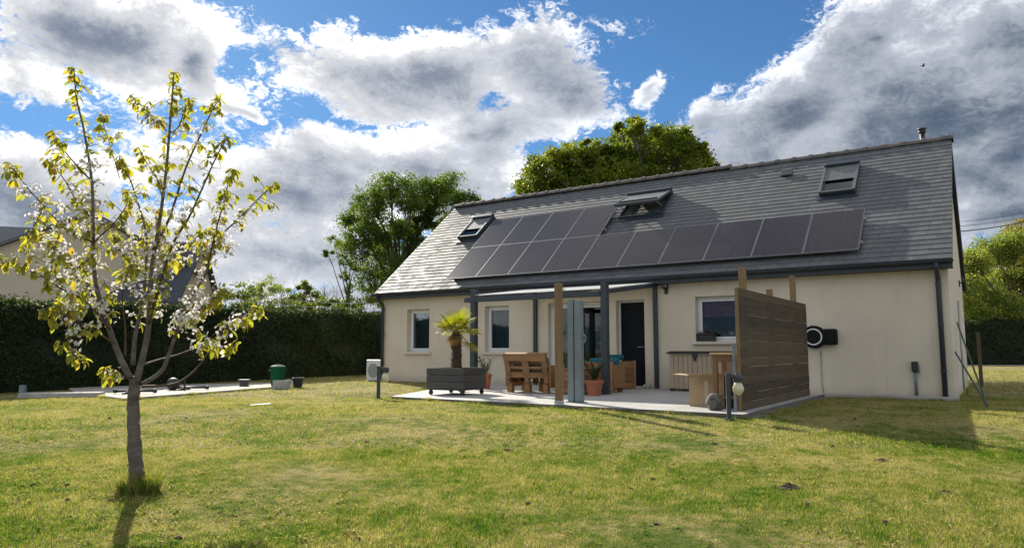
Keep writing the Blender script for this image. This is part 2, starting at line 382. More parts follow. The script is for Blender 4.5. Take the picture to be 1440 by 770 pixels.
# lawn colours shared by soil and blades: patches of fresh green and dry straw
def lawn_color(N, P):
    sp = N.n('ShaderNodeMapping'); sp.inputs[3].default_value = (1, 1, 0); N.put(sp.inputs[0], P); Q = sp.outputs[0]
    big = N.noise(Q, .45, 4, .6, .4); mid = N.noise(Q, 1.7, 5, .65, .3); fine = N.noise(Q, 7, 4, .65)
    f = N.m('ADD', N.m('MULTIPLY', big, .36), N.m('ADD', N.m('MULTIPLY', mid, .40), N.m('MULTIPLY', fine, .44)))
    sy = N.n('ShaderNodeSeparateXYZ'); N.put(sy.inputs[0], P)
    return N.m('ADD', f, N.m('MULTIPLY', N.ss(sy.outputs[1], 6, 13), .05))
def lawn_mat():
    m, N, b, out = new_mat('lawn_soil'); ge = N.n('ShaderNodeNewGeometry'); P = ge.outputs['Position']
    f = lawn_color(N, P)
    c = N.ramp(f, [(.42, (.030, .072, .010)), (.51, (.080, .120, .019)), (.595, (.170, .168, .055)), (.68, (.33, .27, .135))])
    c = N.mix(N.m('MULTIPLY', N.ss(N.noise(P, 40, 4, .7), .4, .7), .45), c, (.05, .045, .016, 1))
    N.put(b.inputs['Base Color'], c); b.inputs['Roughness'].default_value = 1; b.inputs['Specular IOR Level'].default_value = .05
    bp = N.n('ShaderNodeBump'); bp.inputs['Strength'].default_value = 1; bp.inputs['Distance'].default_value = .03
    N.put(bp.inputs['Height'], N.noise(P, 22, 6, .75)); N.put(b.inputs['Normal'], bp.outputs[0]); return m
def blade_mat():
    m, N, b, out = new_mat('grass_blades'); ge = N.n('ShaderNodeNewGeometry')
    f = N.m('ADD', lawn_color(N, ge.outputs['Position']), N.m('MULTIPLY', N.m('SUBTRACT', ge.outputs['Random Per Island'], .5), .20))
    c = N.ramp(f, [(.42, (.038, .118, .010)), (.515, (.100, .190, .019)), (.605, (.205, .240, .048)), (.69, (.40, .355, .165))])
    N.put(b.inputs['Base Color'], c); b.inputs['Roughness'].default_value = .8; b.inputs['Specular IOR Level'].default_value = .06
    tr = N.n('ShaderNodeBsdfTranslucent'); N.put(tr.inputs[0], N.mix(1., c, (1.2, 1.2, .6, 1), 'MULTIPLY'))
    mx = N.n('ShaderNodeMixShader'); mx.inputs[0].default_value = .5
    N.put(mx.inputs[1], b.outputs[0]); N.put(mx.inputs[2], tr.outputs[0]); N.put(out.inputs[0], mx.outputs[0]); return m

# ------------------------------------------------------------------ ground
RNG = np.random.default_rng(5)
def build_lawn():
    xs = np.concatenate([np.linspace(-600, -40, 8), np.linspace(-30, 30, 61), np.linspace(40, 600, 8)])
    ys = np.concatenate([np.linspace(-300, -20, 6), np.linspace(-10, 45, 111), np.linspace(60, 1200, 10)])
    mb = MB()
    for y in ys:
        for x in xs:
            h = gz(y)
            if abs(x) < 30 and -10 < y < 45: h += .012 * math.sin(x * 1.3 + y * .7) * math.sin(y * 1.1 - x * .4) * (1 if y < 12 else .3)
            mb.v.append((x, y, h))
    nx = len(xs)
    for j in range(len(ys) - 1):
        for i in range(nx - 1): a = j * nx + i; mb.f.append((a, a + 1, a + nx + 1, a + nx))
    o = obj('lawn', mb, lawn_mat(), smooth=True); o['kind'] = 'structure'
build_lawn()

TERR = [(-9.4, -5.85), (-2.35, -6.05), (-2.35, 0), (-11.2, 0), (-11.2, -1.6)]
def prism(mb, pts, z0, z1):
    n = len(pts); i = len(mb.v)
    mb.v += [(p[0], p[1], z0) for p in pts] + [(p[0], p[1], z1) for p in pts]
    mb.f.append(tuple(i + n + k for k in range(n))); mb.f.append(tuple(i + k for k in reversed(range(n))))
    for k in range(n): mb.f.append((i + k, i + (k + 1) % n, i + n + (k + 1) % n, i + n + k))
    return mb
def tile_mat():
    m, N, b, out = new_mat('terrace_tiles'); tc = N.n('ShaderNodeTexCoord'); O = tc.outputs['Object']
    br = N.n('ShaderNodeTexBrick'); br.offset = 0; N.put(br.inputs['Vector'], O); br.inputs['Scale'].default_value = 1
    br.inputs['Brick Width'].default_value = .6; br.inputs['Row Height'].default_value = .6; br.inputs['Mortar Size'].default_value = .006
    br.inputs['Color1'].default_value = (.36, .355, .345, 1); br.inputs['Color2'].default_value = (.41, .40, .385, 1); br.inputs['Mortar'].default_value = (.19, .185, .175, 1)
    c = N.mix(N.m('MULTIPLY', N.ss(N.noise(O, 1.6, 6, .65), .4, .75), .4), br.outputs[0], (.25, .24, .22, 1))
    N.put(b.inputs['Base Color'], c); b.inputs['Roughness'].default_value = .6
    bp = N.n('ShaderNodeBump'); bp.inputs['Strength'].default_value = .3; bp.inputs['Distance'].default_value = .004
    N.put(bp.inputs['Height'], N.m('SUBTRACT', N.noise(O, 50, 4), br.outputs['Fac'])); N.put(b.inputs['Normal'], bp.outputs[0]); return m
t = obj('terrace', prism(MB(), TERR, -.1, .1), tile_mat()); t.data.materials.append(pmat('terrace_edge_concrete', (.16, .15, .13), (.10, .095, .08), 5, .95, .4, 40)); t.data.polygons.foreach_set('material_index', [0, 0] + [1] * len(TERR)); t.location = hw(0, 0); t.rotation_euler = (0, 0, ROT); t['kind'] = 'structure'
# concrete pad on the left
PAD = [(-7.5, 14.0), (-6.0, 18.75), (-6.75, 21.2), (-11.2, 18.2), (-9.6, 15.9)]
M_pad = pmat('pale_concrete', (.40, .37, .32), (.31, .28, .24), 1.2, .9, .4, 40)
t = obj('concrete_pad', prism(MB(), PAD, -.1, .095), M_pad, bevel=.01); t['kind'] = 'structure'

# ------------------------------------------------------------------ the house
EZ, RZ, RD = 2.7956, 6.1952, 3.7063
TAN = (RZ - EZ) / (RD + .3); PIT = math.atan(TAN); HL = 15.35; HD = 2 * RD
SL = (RD + .3) / math.cos(PIT)
def rf(x, s, n=0.):                         # roof frame: along eave, up slope, off the slates
    return Vector((x, -.3 + s * math.cos(PIT) - n * math.sin(PIT), EZ + s * math.sin(PIT) + n * math.cos(PIT)))
RM = Matrix(((1, 0, 0, 0), (0, math.cos(PIT), -math.sin(PIT), -.3), (0, math.sin(PIT), math.cos(PIT), EZ), (0, 0, 0, 1)))
house = thing('house', 'long cream rendered bungalow with grey slate roof carrying rows of solar panels', 'house', hw(0, 0), ROT)

OPEN = {'win1': (-14.33, -13.43, .97, 2.27), 'win2': (-11.36, -10.52, .97, 2.27), 'patio': (-9.25, -7.42, .10, 2.27), 'door': (-7.24, -6.47, .10, 2.27), 'kit': (-5.17, -4.15, 1.22, 2.28)}
def facade():
    mb = MB(); xs = sorted({-HL, 0.} | {v for o in OPEN.values() for v in o[:2]}); zs = sorted({-.3, 2.86} | {v for o in OPEN.values() for v in o[2:]})
    for i in range(len(xs) - 1):
        for j in range(len(zs) - 1):
            xm, zm = (xs[i] + xs[i + 1]) / 2, (zs[j] + zs[j + 1]) / 2
            if any(o[0] < xm < o[1] and o[2] < zm < o[3] for o in OPEN.values()): continue
            for yy, fl in ((0, 0), (.30, 1)):
                q = [(xs[i], yy, zs[j]), (xs[i + 1], yy, zs[j]), (xs[i + 1], yy, zs[j + 1]), (xs[i], yy, zs[j + 1])]
                mb.quad(*(q[::-1] if fl else q))
    for (a, b, c, d) in OPEN.values():
        y = .30
        mb.quad((a, 0, c), (a, 0, d), (a, y, d), (a, y, c)); mb.quad((b, 0, d), (b, 0, c), (b, y, c), (b, y, d))
        mb.quad((a, 0, d), (b, 0, d), (b, y, d), (a, y, d)); mb.quad((b, 0, c), (a, 0, c), (a, y, c), (b, y, c))
    return mb
mb = facade()
for gx, t in ((0., 1), (-HL, -1)):                         # gables and rear wall
    x1 = gx - .3 * t
    pts = [(0, -.3), (HD, -.3), (HD, 2.86), (RD, RZ - .22), (0, 2.86)]
    if gx == 0.: pts[0] = (0, -.3)
    for x, fl in ((gx, t > 0), (x1, t < 0)):
        q = [(x, p[0] if x == gx else max(.31, min(HD - .3, p[0])), p[1]) for p in pts]
        mb.poly(q if fl else q[::-1])
mb.box(-HL + .31, -.31, HD - .3, HD, -.3, 2.86)
obj('wall', mb, M_render, house)
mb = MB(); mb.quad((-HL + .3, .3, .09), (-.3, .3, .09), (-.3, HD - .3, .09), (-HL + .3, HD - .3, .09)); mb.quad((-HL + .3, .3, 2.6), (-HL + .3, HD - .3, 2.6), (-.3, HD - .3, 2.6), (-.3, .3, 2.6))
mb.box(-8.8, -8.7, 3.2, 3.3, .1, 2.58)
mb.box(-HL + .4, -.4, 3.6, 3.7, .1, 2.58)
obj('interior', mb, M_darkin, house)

# slates in courses, each course a sheet that laps the one below
def roof_mesh():
    mb = MB(); mb.uv = []; g = .10; rows = 29; h = SL / rows; xa, xb = -HL - g, g
    cuts = [xa, xb]
    for side in (0, 1):
        for k in range(rows):
            s0, s1 = k * h, min(SL, (k + 1) * h + .03)
            def P(x, s, n):
                p = rf(x, s, n)
                if side: p.y = HD - p.y
                return p
            q = [P(xa, s0, .013), P(xb, s0, .013), P(xb, s1, .003), P(xa, s1, .003)]
            uvq = [(xa + k * .07, k * .2 + .001), (xb + k * .07, k * .2 + .001), (xb + k * .07, k * .2 + .199), (xa + k * .07, k * .2 + .199)]
            b = [P(xa, s0, -.002), P(xb, s0, -.002), q[1], q[0]]
            uvb = [(xa + k * .07, k * .2 + .0)] * 4
            if side: q, uvq, b = q[::-1], uvq[::-1], b[::-1]
            mb.quad(*q); mb.uv += uvq; mb.quad(*b); mb.uv += uvb
        def P(x, s, n):
            p = rf(x, s, n)
            if side: p.y = HD - p.y
            return p
        for q in ([P(xa, 0, -.13), P(xb, 0, -.13), P(xb, SL, -.13), P(xa, SL, -.13)],):
            mb.quad(*(q if side else q[::-1])); mb.uv += [(0, 0)] * 4
    return mb
roof = obj('roof', roof_mesh(), M_slate, house)
mb = MB(); rnd = random.Random(3)
x = -HL - .1
while x < .02:                                              # ridge caps, the left run set a little higher
    up = .06 if x < -5.6 else 0.
    for (x0, x1, r) in ((x, min(x + .46, .13), .105), (min(x + .38, .04), min(x + .47, .14), .128)):
        pts = []
        for xx in (x0, x1):
            pts.append([(xx, RD + r * math.cos(a), RZ - .03 + up + r * 1.0 * math.sin(a)) for a in [R(d) for d in range(-25, 206, 21)]])
        n = len(pts[0]); i = len(mb.v); mb.v += pts[0] + pts[1]
        for k in range(n - 1): mb.f.append((i + k, i + n + k, i + n + k + 1, i + k + 1))
        mb.f.append(tuple(i + k for k in range(n))); mb.f.append(tuple(i + n + k for k in reversed(range(n))))
    x += .44
obj('ridge_tiles', mb, M_ridge, roof)
# barge boards, fascia, gutter, downpipes
mb = MB()
for xx in (.085, -HL - .115):
    for side in (0, 1):
        a, b = rf(xx, -.02, -.10), rf(xx, SL, -.10)
        if side: a.y, b.y = HD - a.y, HD - b.y
        mb = MB(); mb.bar(a, b, .03, .19, (0, -math.sin(PIT) * (1 if not side else -1), math.cos(PIT))); obj('barge_board', mb, M_anth2, house)
mb = MB(); mb.box(-HL - .1, .1, -.30, -.275, 2.62, 2.775); mb.box(-HL - .1, .1, -.275, 0, 2.62, 2.64)
obj('fascia', mb, M_anth2, house)
def gutter():
    mb = MB(); n = 8; i = 0
    for xx in (-HL - .12, .12):
        for r in (.065, .058):
            mb.v += [(xx, -.37 + r * math.cos(a), 2.775 + r * math.sin(a)) for a in [math.pi + math.pi * k / n for k in range(n + 1)]]
    m = n + 1
    for k in range(n):
        mb.f.append((k, 2 * m + k, 2 * m + k + 1, k + 1)); mb.f.append((m + k, m + k + 1, 3 * m + k + 1, 3 * m + k))
    for o in (0, 2 * m): mb.f.append(tuple([o + k for k in range(m)] + [o + m + k for k in reversed(range(m))]))
    for k in (0, n): mb.f.append((k, m + k, 3 * m + k, 2 * m + k))
    return mb
obj('gutter', gutter(), M_anth2, house)
for xx in (-.17, -HL + .06):
    mb = MB(); mb.tube([(xx, -.37, 2.72), (xx, -.36, 2.62), (xx, -.09, 2.46), (xx, -.075, 2.36), (xx, -.075, .12)], .048, 12)
    dp = obj('downpipe', mb, M_anth2, house, smooth=True)
    for z in (.6, 1.5, 2.3): mb = MB(); mb.tube([(xx, -.075, z), (xx, -.075, z + .03)], .057, 12); mb.box(xx - .02, xx + .02, -.03, 0, z, z + .03); obj('pipe_bracket', mb, M_anth2, dp)
mb = MB(); mb.box(-2.34, .06, -.30, -.001, .03, .115); mb.box(-2.30, .02, -.22, -.003, -.3, .03)
obj('plinth', mb, M_conc, house, bevel=.01)

def frame_box(mb, a, b, c, d, y0, y1, w, wb=None):
    wb = wb or w
    mb.box(a, a + w, y0, y1, c, d); mb.box(b - w, b, y0, y1, c, d); mb.box(a + w, b - w, y0, y1, d - w, d); mb.box(a + w, b - w, y0, y1, c, c + wb)
def folds(mb, a, b, c, d, y, amp=.03, per=.13):
    n = int((b - a) / per * 6) + 2
    P = [(a + (b - a) * k / n, y + amp * math.sin(k * 1.05) + amp * .4 * math.sin(k * 2.3 + 1)) for k in range(n + 1)]
    i = len(mb.v); mb.v += [(p[0], p[1], c) for p in P] + [(p[0], p[1], d) for p in P]
    for k in range(n): mb.f.append((i + k, i + k + 1, i + n + 2 + k, i + n + 1 + k))
def window(key, halves=1, sill=True, curtain=True):
    a, b, c, d = OPEN[key]
    mb = MB(); mb.box(a + .004, b - .004, .165, .175, c + .004, c + .0045) if False else None
    fr = MB(); frame_box(fr, a + .003, b - .003, c + .003, d - .003, .17, .24, .055)
    w = (b - a - .11) / halves
    for k in range(halves): frame_box(fr, a + .056 + w * k, a + .054 + w * (k + 1), c + .059, d - .059, .155, .225, .055)
    win = obj('window', fr, M_white, house, bevel=.006)
    for k in range(halves):
        p = MB(); p.box(a + .112 + w * k, a - .002 + w * (k + 1), .185, .205, c + .115, d - .115); obj('pane', p, M_glass, win)
    if sill:
        s_ = MB(); s_.box(a - .08, b + .08, -.075, .169, c - .065, c + .002); obj('sill', s_, M_trim, win, bevel=.008)
    if curtain:
        cu = MB(); folds(cu, a + .06, b - .06, c + .06, d - .05, .285, .015); obj('curtain', cu, M_curtain, win, smooth=True)
    return win
window('win1'); window('win2')
wk = window('kit', curtain=False)
mb = MB(); folds(mb, -5.10, -4.2, 1.80, 2.22, .27, .008, .3); obj('blind', mb, M_red, wk, smooth=True, label='red and pink patterned blind across the upper half')
# patio door: two sliding leaves in a cream frame
a, b, c, d = OPEN['patio']
mb = MB(); frame_box(mb, a + .003, b - .003, c + .003, d - .003, .14, .27, .06)
pd = obj('patio_door', mb, M_white, house, bevel=.006)
mid = (a + b) / 2
for k, (p0, p1, y0) in enumerate(((a + .064, mid + .04, .15), (mid - .04, b - .064, .205))):
    mb = MB(); frame_box(mb, p0, p1, c + .066, d - .066, y0, y0 + .05, .065, .09); lf = obj('sliding_leaf', mb, M_white, pd, bevel=.005)
    mb = MB(); mb.box(p0 + .067, p1 - .067, y0 + .018, y0 + .036, c + .158, d - .133); obj('pane', mb, M_glass, lf)
for q in ((a + .08, a + .5), (b - .45, b - .08)): mb = MB(); folds(mb, q[0], q[1], .13, 2.2, .34, .02); obj('curtain', mb, M_curtain, pd, smooth=True)
# entrance door: a dark leaf in a pale frame
a, b, c, d = OPEN['door']
mb = MB(); frame_box(mb, a + .003, b - .003, c + .003, d - .003, .16, .25, .045, .03); ed = obj('entrance_door', mb, M_white, house, bevel=.005)
M_door = pmat('dark_navy_door', (.006, .008, .013), (.008, .010, .016), 3, .6, spec=.15)
mb = MB(); mb.box(a + .049, b - .049, .185, .23, c + .035, d - .05); mb.box(a + .13, b - .13, .178, .186, 1.25, 2.1); mb.box(a + .13, b - .13, .178, .186, .25, 1.1)
obj('door_leaf', mb, M_door, ed, bevel=.004)
mb = MB(); mb.tube([(b - .11, .185, 1.1), (b - .11, .13, 1.1), (b - .24, .13, 1.1)], .012, 8); obj('handle', mb, M_grey, ed, smooth=True)
mb = MB(); mb.box(a - .02, b + .02, -.06, .16, .102, .135); obj('threshold', mb, M_white, ed, bevel=.006)

# roof windows with outside shutters
M_rail = pmat('dark_grey_rail', (.13, .14, .145), (.11, .12, .125), 4, .4)
M_shut = pmat('grey_shutter_slats', (.16, .165, .17), (.13, .135, .14), 3, .5)
def roof_window(xc, s0, s1, w, openang=0., shut=.68, label=None):
    M0 = RM @ Matrix.Translation((xc, s1, 0)); L = s1 - s0; h = w / 2
    rw = None
    mb = MB()                                              # fixed kerb frame
    for q in ((-h, -h + .06, -L, 0), (h - .06, h, -L, 0), (-h + .06, h - .06, -.06, 0), (-h + .06, h - .06, -L, -L + .06)): mb.box(q[0], q[1], q[2], q[3], -.05, .075, M0)
    mb.box(-h - .08, h + .08, -L - .16, -L - .002, .018, .030, M0)
    rw = obj('roof_window', mb, M_anth, house, bevel=.004, label=label)
    Ms = M0 @ Matrix.Translation((0, -.02, .08)) @ Matrix.Rotation(R(-openang), 4, 'X')
    mb = MB()                                              # sash
    for q in ((-h, -h + .085, -L, 0), (h - .085, h, -L, 0), (-h + .085, h - .085, -.1, 0), (-h + .085, h - .085, -L, -L + .1)): mb.box(q[0], q[1], q[2], q[3], .0, .055, Ms)
    obj('sash', mb, M_anth, rw, bevel=.005)
    mb = MB(); mb.box(-h + .087, h - .087, -L + .102, -.102, .012, .03, Ms); obj('pane', mb, M_glass, rw)
    mb = MB(); mb.box(-h + .087, h - .087, -L + .11, -.11, -.015, -.005, Ms); obj('inner_blind', mb, M_darkin, rw)
    mb = MB(); mb.box(-h - .015, h + .015, -.17, .015, .057, .155, Ms); obj('shutter_box', mb, M_anth, rw, bevel=.02)
    mb = MB()
    e = -.17 - (L - .2) * shut; n = int((L - .2) * shut / .05)
    for k in range(n):
        y1 = -.172 - k * .05; mb.box(-h + .05, h - .05, y1 - .045, y1, .062, .078, Ms)
    obj('shutter', mb, M_shut, rw, bevel=.004)
    mb = MB()
    for sx in (-1, 1): mb.box(sx * (h - .018) - .03, sx * (h - .018) + .03, -L, -.172, .057, .095, Ms)
    mb.box(-h + .05, h - .05, -L, -L + .05, .057, .085, Ms)
    obj('shutter_rail', mb, M_rail, rw, bevel=.004)
    if openang:
        mb = MB()
        for sx in (-1, 1):
            p0 = M0 @ Vector((sx * (h - .1), -L * .62, .03)); p1 = Ms @ Vector((sx * (h - .1), -L * .92, .0)); obj('stay', MB().tube([p0, p1], .012, 6), M_grey, rw)
    return rw
roof_window(-13.36, 2.80, 4.06, .80, 0, .62, 'small roof window at the left with half lowered shutter')
roof_window(-7.42, 3.02, 4.20, 1.34, 16, .74, 'wide roof window tilted open above the panels')
roof_window(-2.26, 2.98, 4.42, .80, 0, .58, 'roof window at the right with half lowered shutter')
mb = MB(); mb.box(-3.78, -3.52, 4.34, 4.46, .0, .05, RM); mb.box(-3.80, -3.50, 4.30, 4.56, .05, .075, RM); obj('roof_vent', mb, M_black, roof, bevel=.01)
mb = MB(); fx, fy = -.53, RD + .28
mb.tube([(fx, fy, RZ - .4), (fx, fy, RZ + .36)], .060, 14); flue = obj('flue', mb, M_black, roof, smooth=True)
mb = MB(); mb.lathe([(.07, .30), (.095, .32), (.095, .35), (.065, .365), (.065, .385), (.105, .395), (.105, .42), (.03, .45)], (fx, fy, RZ), 16); obj('flue_cap', mb, M_black, flue, smooth=True)

# solar panels: ten along the bottom, four above on the left
PW, PH = 1.108, 1.66
panel_mesh = None
def solar_panel(x0, s0):
    global panel_mesh
    if panel_mesh is None:
        mb = MB(); mb.box(.014, PW - .014, .014, PH - .014, .006, .034); o = obj('solar_panel', mb, M_pv, house)
        fr = MB(); fr.box(.0, .012, 0, PH, 0, .038); fr.box(PW - .012, PW, 0, PH, 0, .038); fr.box(.012, PW - .012, 0, .012, 0, .038); fr.box(.012, PW - .012, PH - .012, PH, 0, .038)
        f = obj('frame', fr, M_alu, o)
        panel_mesh = o
    else:
        o = copy_tree(panel_mesh, house)
    o.matrix_local = RM @ Matrix.Translation((x0, s0, .105)) @ Matrix.Rotation(R(0.), 4, 'X')
for k in range(10): solar_panel(-12.72 + k * 1.1165, .34)
for k in range(4): solar_panel(-12.72 + k * 1.1165, .34 + PH + .012)
for s, x1 in ((.7, -1.52), (1.65, -1.52), (2.4, -8.22), (3.3, -8.22)): obj('mounting_rail', MB().box(-12.80, x1, s - .02, s + .02, .03, .10, RM), M_grey, house)
# spot lamp on the facade, bracket lamp on the gable, cable conduit, socket
def wall_lamp(M, lab):
    mb = MB(); mb.box(-.045, .045, -.03, 0, -.1, .06, M); mb.bar(M @ Vector((0, -.03, -.02)), M @ Vector((0, -.10, .04)), .025, .025)
    l = obj('wall_lamp', mb, M_black, house, bevel=.005, label=lab)
    mb = MB(); mb.box(-.075, .075, -.13, -.09, .0, .12, M @ Matrix.Rotation(R(-18), 4, 'X')); obj('lamp_head', mb, M_black, l, bevel=.008)
    mb = MB(); mb.box(-.055, .055, -.136, -.131, .02, .10, M @ Matrix.Rotation(R(-18), 4, 'X')); obj('lamp_glass', mb, M_grey, l)
wall_lamp(Matrix.Translation((-5.88, 0, 2.48)), 'black floodlight right of the entrance')
wall_lamp(Matrix.Translation((0, 5.2, 2.75)) @ Matrix.Rotation(R(90), 4, 'Z'), 'black bracket lamp on the gable')
mb = MB(); mb.tube([(-2.42, -.02, 1.0), (-2.42, -.02, .3), (-2.40, -.02, .12)], .013, 6); obj('conduit', mb, M_conc, house, smooth=True)
mb = MB(); mb.tube([(.02, 3.6, .1), (.02, 3.6, 2.2)], .02, 6); obj('gable_cable', mb, M_grey, house, smooth=True)

# ------------------------------------------------------------------ pergola against the house
per = thing('pergola', 'anthracite lean-to pergola with a white translucent roof over the terrace', 'pergola', hw(-7.9, -1.4, .1), ROT)
px, py, pz = -7.9, -1.4, .1
def pp(x, y, z): return (x - px, y - py, z - pz)
def pbox(mb, x0, x1, y0, y1, z0, z1): return mb.box(x0 - px, x1 - px, y0 - py, y1 - py, z0 - pz, z1 - pz)
for xx in (-9.63, -6.15): obj('post', pbox(MB(), xx - .07, xx + .07, -2.87, -2.73, .1, 2.46), M_anth, per, bevel=.006)
for q in ((-6.23, -6.07), (-9.72, -9.54)): obj('base_plate', pbox(MB(), q[0], q[1], -2.96, -2.66, .1, .112), M_anth, per)
for xx in (-9.63, -6.16): obj('wall_leg', pbox(MB(), xx - .05, xx + .05, -.085, -.005, .1, 2.60), M_anth, per, bevel=.005)
obj('front_beam', pbox(MB(), -9.86, -6.222, -2.90, -2.76, 2.165, 2.275), M_anth, per, bevel=.006)
obj('wall_beam', pbox(MB(), -9.72, -6.04, -.09, -.004, 2.60, 2.73), M_anth, per, bevel=.005)
for xx in (-9.67, -7.9, -6.13): mb = MB(); mb.bar(pp(xx, -2.72, 2.27), pp(xx, -.095, 2.60), .05, .09); obj('rafter', mb, M_anth, per, bevel=.004)
def poly_mat():
    m, N, b, out = new_mat('translucent_white_sheet'); b.inputs['Base Color'].default_value = (.85, .86, .86, 1); b.inputs['Roughness'].default_value = .4
    tr = N.n('ShaderNodeBsdfTranslucent'); tr.inputs[0].default_value = (.88, .89, .88, 1); mx = N.n('ShaderNodeMixShader'); mx.inputs[0].default_value = .6
    N.put(mx.inputs[1], b.outputs[0]); N.put(mx.inputs[2], tr.outputs[0]); N.put(out.inputs[0], mx.outputs[0]); return m
mb = MB(); mb.bar(pp(-7.9, -2.86, 2.325), pp(-7.9, -.03, 2.681), 3.60, .012); obj('roof_sheet', mb, poly_mat(), per)

# ------------------------------------------------------------------ posts on the terrace
wp = thing('wooden_post', 'tall brown timber post standing alone at the front terrace edge', 'post', hw(-5.50, -5.86, .1), ROT)
obj('shaft', MB().box(-.055, .055, -.055, .055, 0, 2.06), M_post, wp, bevel=.006)
mb = MB(); mb.tube([(.055, 0, 1.95), (.10, 0, 1.95)], .008, 6); mb.tube([(.11 + .022 * math.cos(a), 0, 1.95 + .022 * math.sin(a)) for a in [R(q) for q in range(0, 361, 30)]], .005, 6); obj('eye_hook', mb, M_grey, wp)
obj('post_shoe', MB().box(-.06, .06, -.06, .06, .0, .07), M_grey, wp)
M_galv = pmat('grey_galvanised_steel', (.20, .245, .27), (.155, .19, .21), 4, .5, metal=.3)
gp = thing('steel_post', 'pale grey double steel post with base plate beside the timber post', 'post', hw(-5.49, -5.28, .1), ROT)
mb = MB(); mb.box(-.14, -.02, -.06, .06, .015, 1.82); mb.box(.0, .13, -.06, .06, .015, 1.80); obj('profile', mb, M_galv, gp, bevel=.008)
obj('base_plate', MB().box(-.17, .17, -.10, .10, 0, .014), M_galv, gp)
mb = MB(); mb.tube([(.16 + .05 * math.cos(a), -.03, 1.12 + .075 * math.sin(a)) for a in [R(q) for q in range(0, 361, 24)]], .014, 8); obj('hook', mb, M_alu, gp, smooth=True)

# ------------------------------------------------------------------ privacy screen
SX, SA, SB = -2.55, -5.52, -.80
scr = thing('privacy_screen', 'tall grey timber privacy screen of horizontal boards beside the terrace', 'screen', hw(SX, (SA + SB) / 2, 0), ROT)
yc = (SA + SB) / 2
mb = MB(); nb = 14; hb = 1.88 / nb
for k in range(nb):
    z0 = .09 + k * hb; jit = random.Random(k).uniform(-.004, .004)
    mb.box(.012 + jit, .034 + jit, SA - yc + random.Random(k + 9).uniform(-.01, .01), SB - yc, z0, z0 + hb - random.Random(k + 40).choice([.001, .002, .003, .006]))
obj('boards', mb, M_board, scr, bevel=.003)
for (yy, zt) in ((-4.98, 2.34), (-3.35, 2.10), (-1.55, 2.50)): obj('post', MB().box(-.10, .0, yy - yc - .05, yy - yc + .05, .0, zt), M_post, scr, bevel=.006)
obj('end_batten', MB().box(-.012, .036, SA - yc - .045, SA - yc - .012, .05, 1.97), M_post, scr, bevel=.004)
obj('steel_support', MB().box(-.06, -.02, SA - yc - .10, SA - yc - .05, .0, 1.12), M_galv, scr, bevel=.004)
for k in range(9):
    yy = -5.75 + k * .62
    if yy > -.55: break
    kb = MB().box(-.13, .13, -.30, .30, -.1, .05 + .02 * math.sin(k * 2.1)); o = obj('kerb_block', kb, M_kerb, None, bevel=.012)
    o.location = hw(SX + .22, yy + .28, 0); o.rotation_euler = (0, 0, ROT)
    tag(o, 'rough grey concrete kerb block laid along the foot of the timber screen', 'kerb stone', 'kerb blocks along the foot of the timber screen')

# ------------------------------------------------------------------ hose reel and socket post on the right wall
M_reel = pmat('matt_black_plastic', (.006, .006, .007), (.009, .009, .010), 6, .65, spec=.2)
hr = thing('hose_reel', 'black wall mounted hose reel with white ring beside the timber screen', 'hose reel', hw(-2.42, 0, 1.30), ROT)
def disc(mb, c, r, y0, y1, n=28):
    M = Matrix.Translation(c) @ Matrix.Rotation(R(90), 4, 'X'); mb.lathe([(r, -y1), (r, -y0)], (0, 0, 0), n, M); return mb
mb = MB(); disc(mb, (-.10, 0, 0), .245, -.20, -.02); obj('drum', mb, M_reel, hr, bevel=.03, smooth=False)
mb = MB(); mb.tube([(-.10 + .165 * math.cos(a), -.205, .165 * math.sin(a)) for a in [R(q) for q in range(0, 361, 12)]], .015, 8, cap=False); obj('ring', mb, M_white, hr, smooth=True)
obj('housing', MB().box(.08, .36, -.17, -.02, -.17, .17), M_reel, hr, bevel=.04)
sp_ = thing('garden_socket', 'slim grey outdoor socket post standing against the right wall', 'socket', hw(-.66, -.06, .115), ROT)
obj('stem', MB().tube([(0, 0, 0), (0, 0, .50)], .03, 10), M_galv, sp_, smooth=True)
obj('head', MB().box(-.06, .06, -.06, .05, .48, .68), M_black, sp_, bevel=.02)
mb = MB(); mb.tube([(.03, -.03, .62), (.07, -.06, .60), (.06, -.05, .45)], .016, 8); obj('tap', mb, M_galv, sp_, smooth=True)

# ------------------------------------------------------------------ storage chest, box on the sill, cardboard box, stand
ch = thing('storage_chest', 'beige slatted garden chest with dark lid under the kitchen window', 'chest', hw(-4.85, -.55, .1), ROT)
M_beige = pmat('beige_plastic', (.43, .345, .235), (.38, .30, .205), 4, .6)
M_groove = pmat('brown_groove', (.16, .13, .10), None, 4, .8)
mb = MB()
for k in range(12): mb.box(-.66 + k * .11, -.66 + k * .11 + .102, -.30, -.285, .06, .83)
for k in range(6): mb.box(.645, .66, -.285 + k * .095, -.285 + k * .095 + .088, .06, .83); mb.box(-.66, -.645, -.285 + k * .095, -.285 + k * .095 + .088, .06, .83)
obj('slats', mb, M_beige, ch, bevel=.004)
obj('carcass', MB().box(-.644, .644, -.284, .29, .03, .82), M_groove, ch)
mb = MB(); mb.box(-.71, .71, -.36, .32, .835, .875); mb.box(-.67, .67, -.31, .30, .875, .90); obj('lid', mb, M_black, ch, bevel=.012)
mb = MB(); disc(mb, (-.05, 0, .80), .055, -.345, -.302, 18); mb.box(-.075, -.025, -.34, -.302, .68, .80); obj('latch', mb, M_black, ch)
for sx in (-.62, .62): obj('foot', MB().box(sx - .045, sx + .045, -.29, -.20, 0, .06 if sx > 0 else .16), M_black, ch)
bs = thing('plant_trough', 'small black trough standing on the kitchen window sill', 'trough', hw(-4.93, .05, 1.224), ROT)
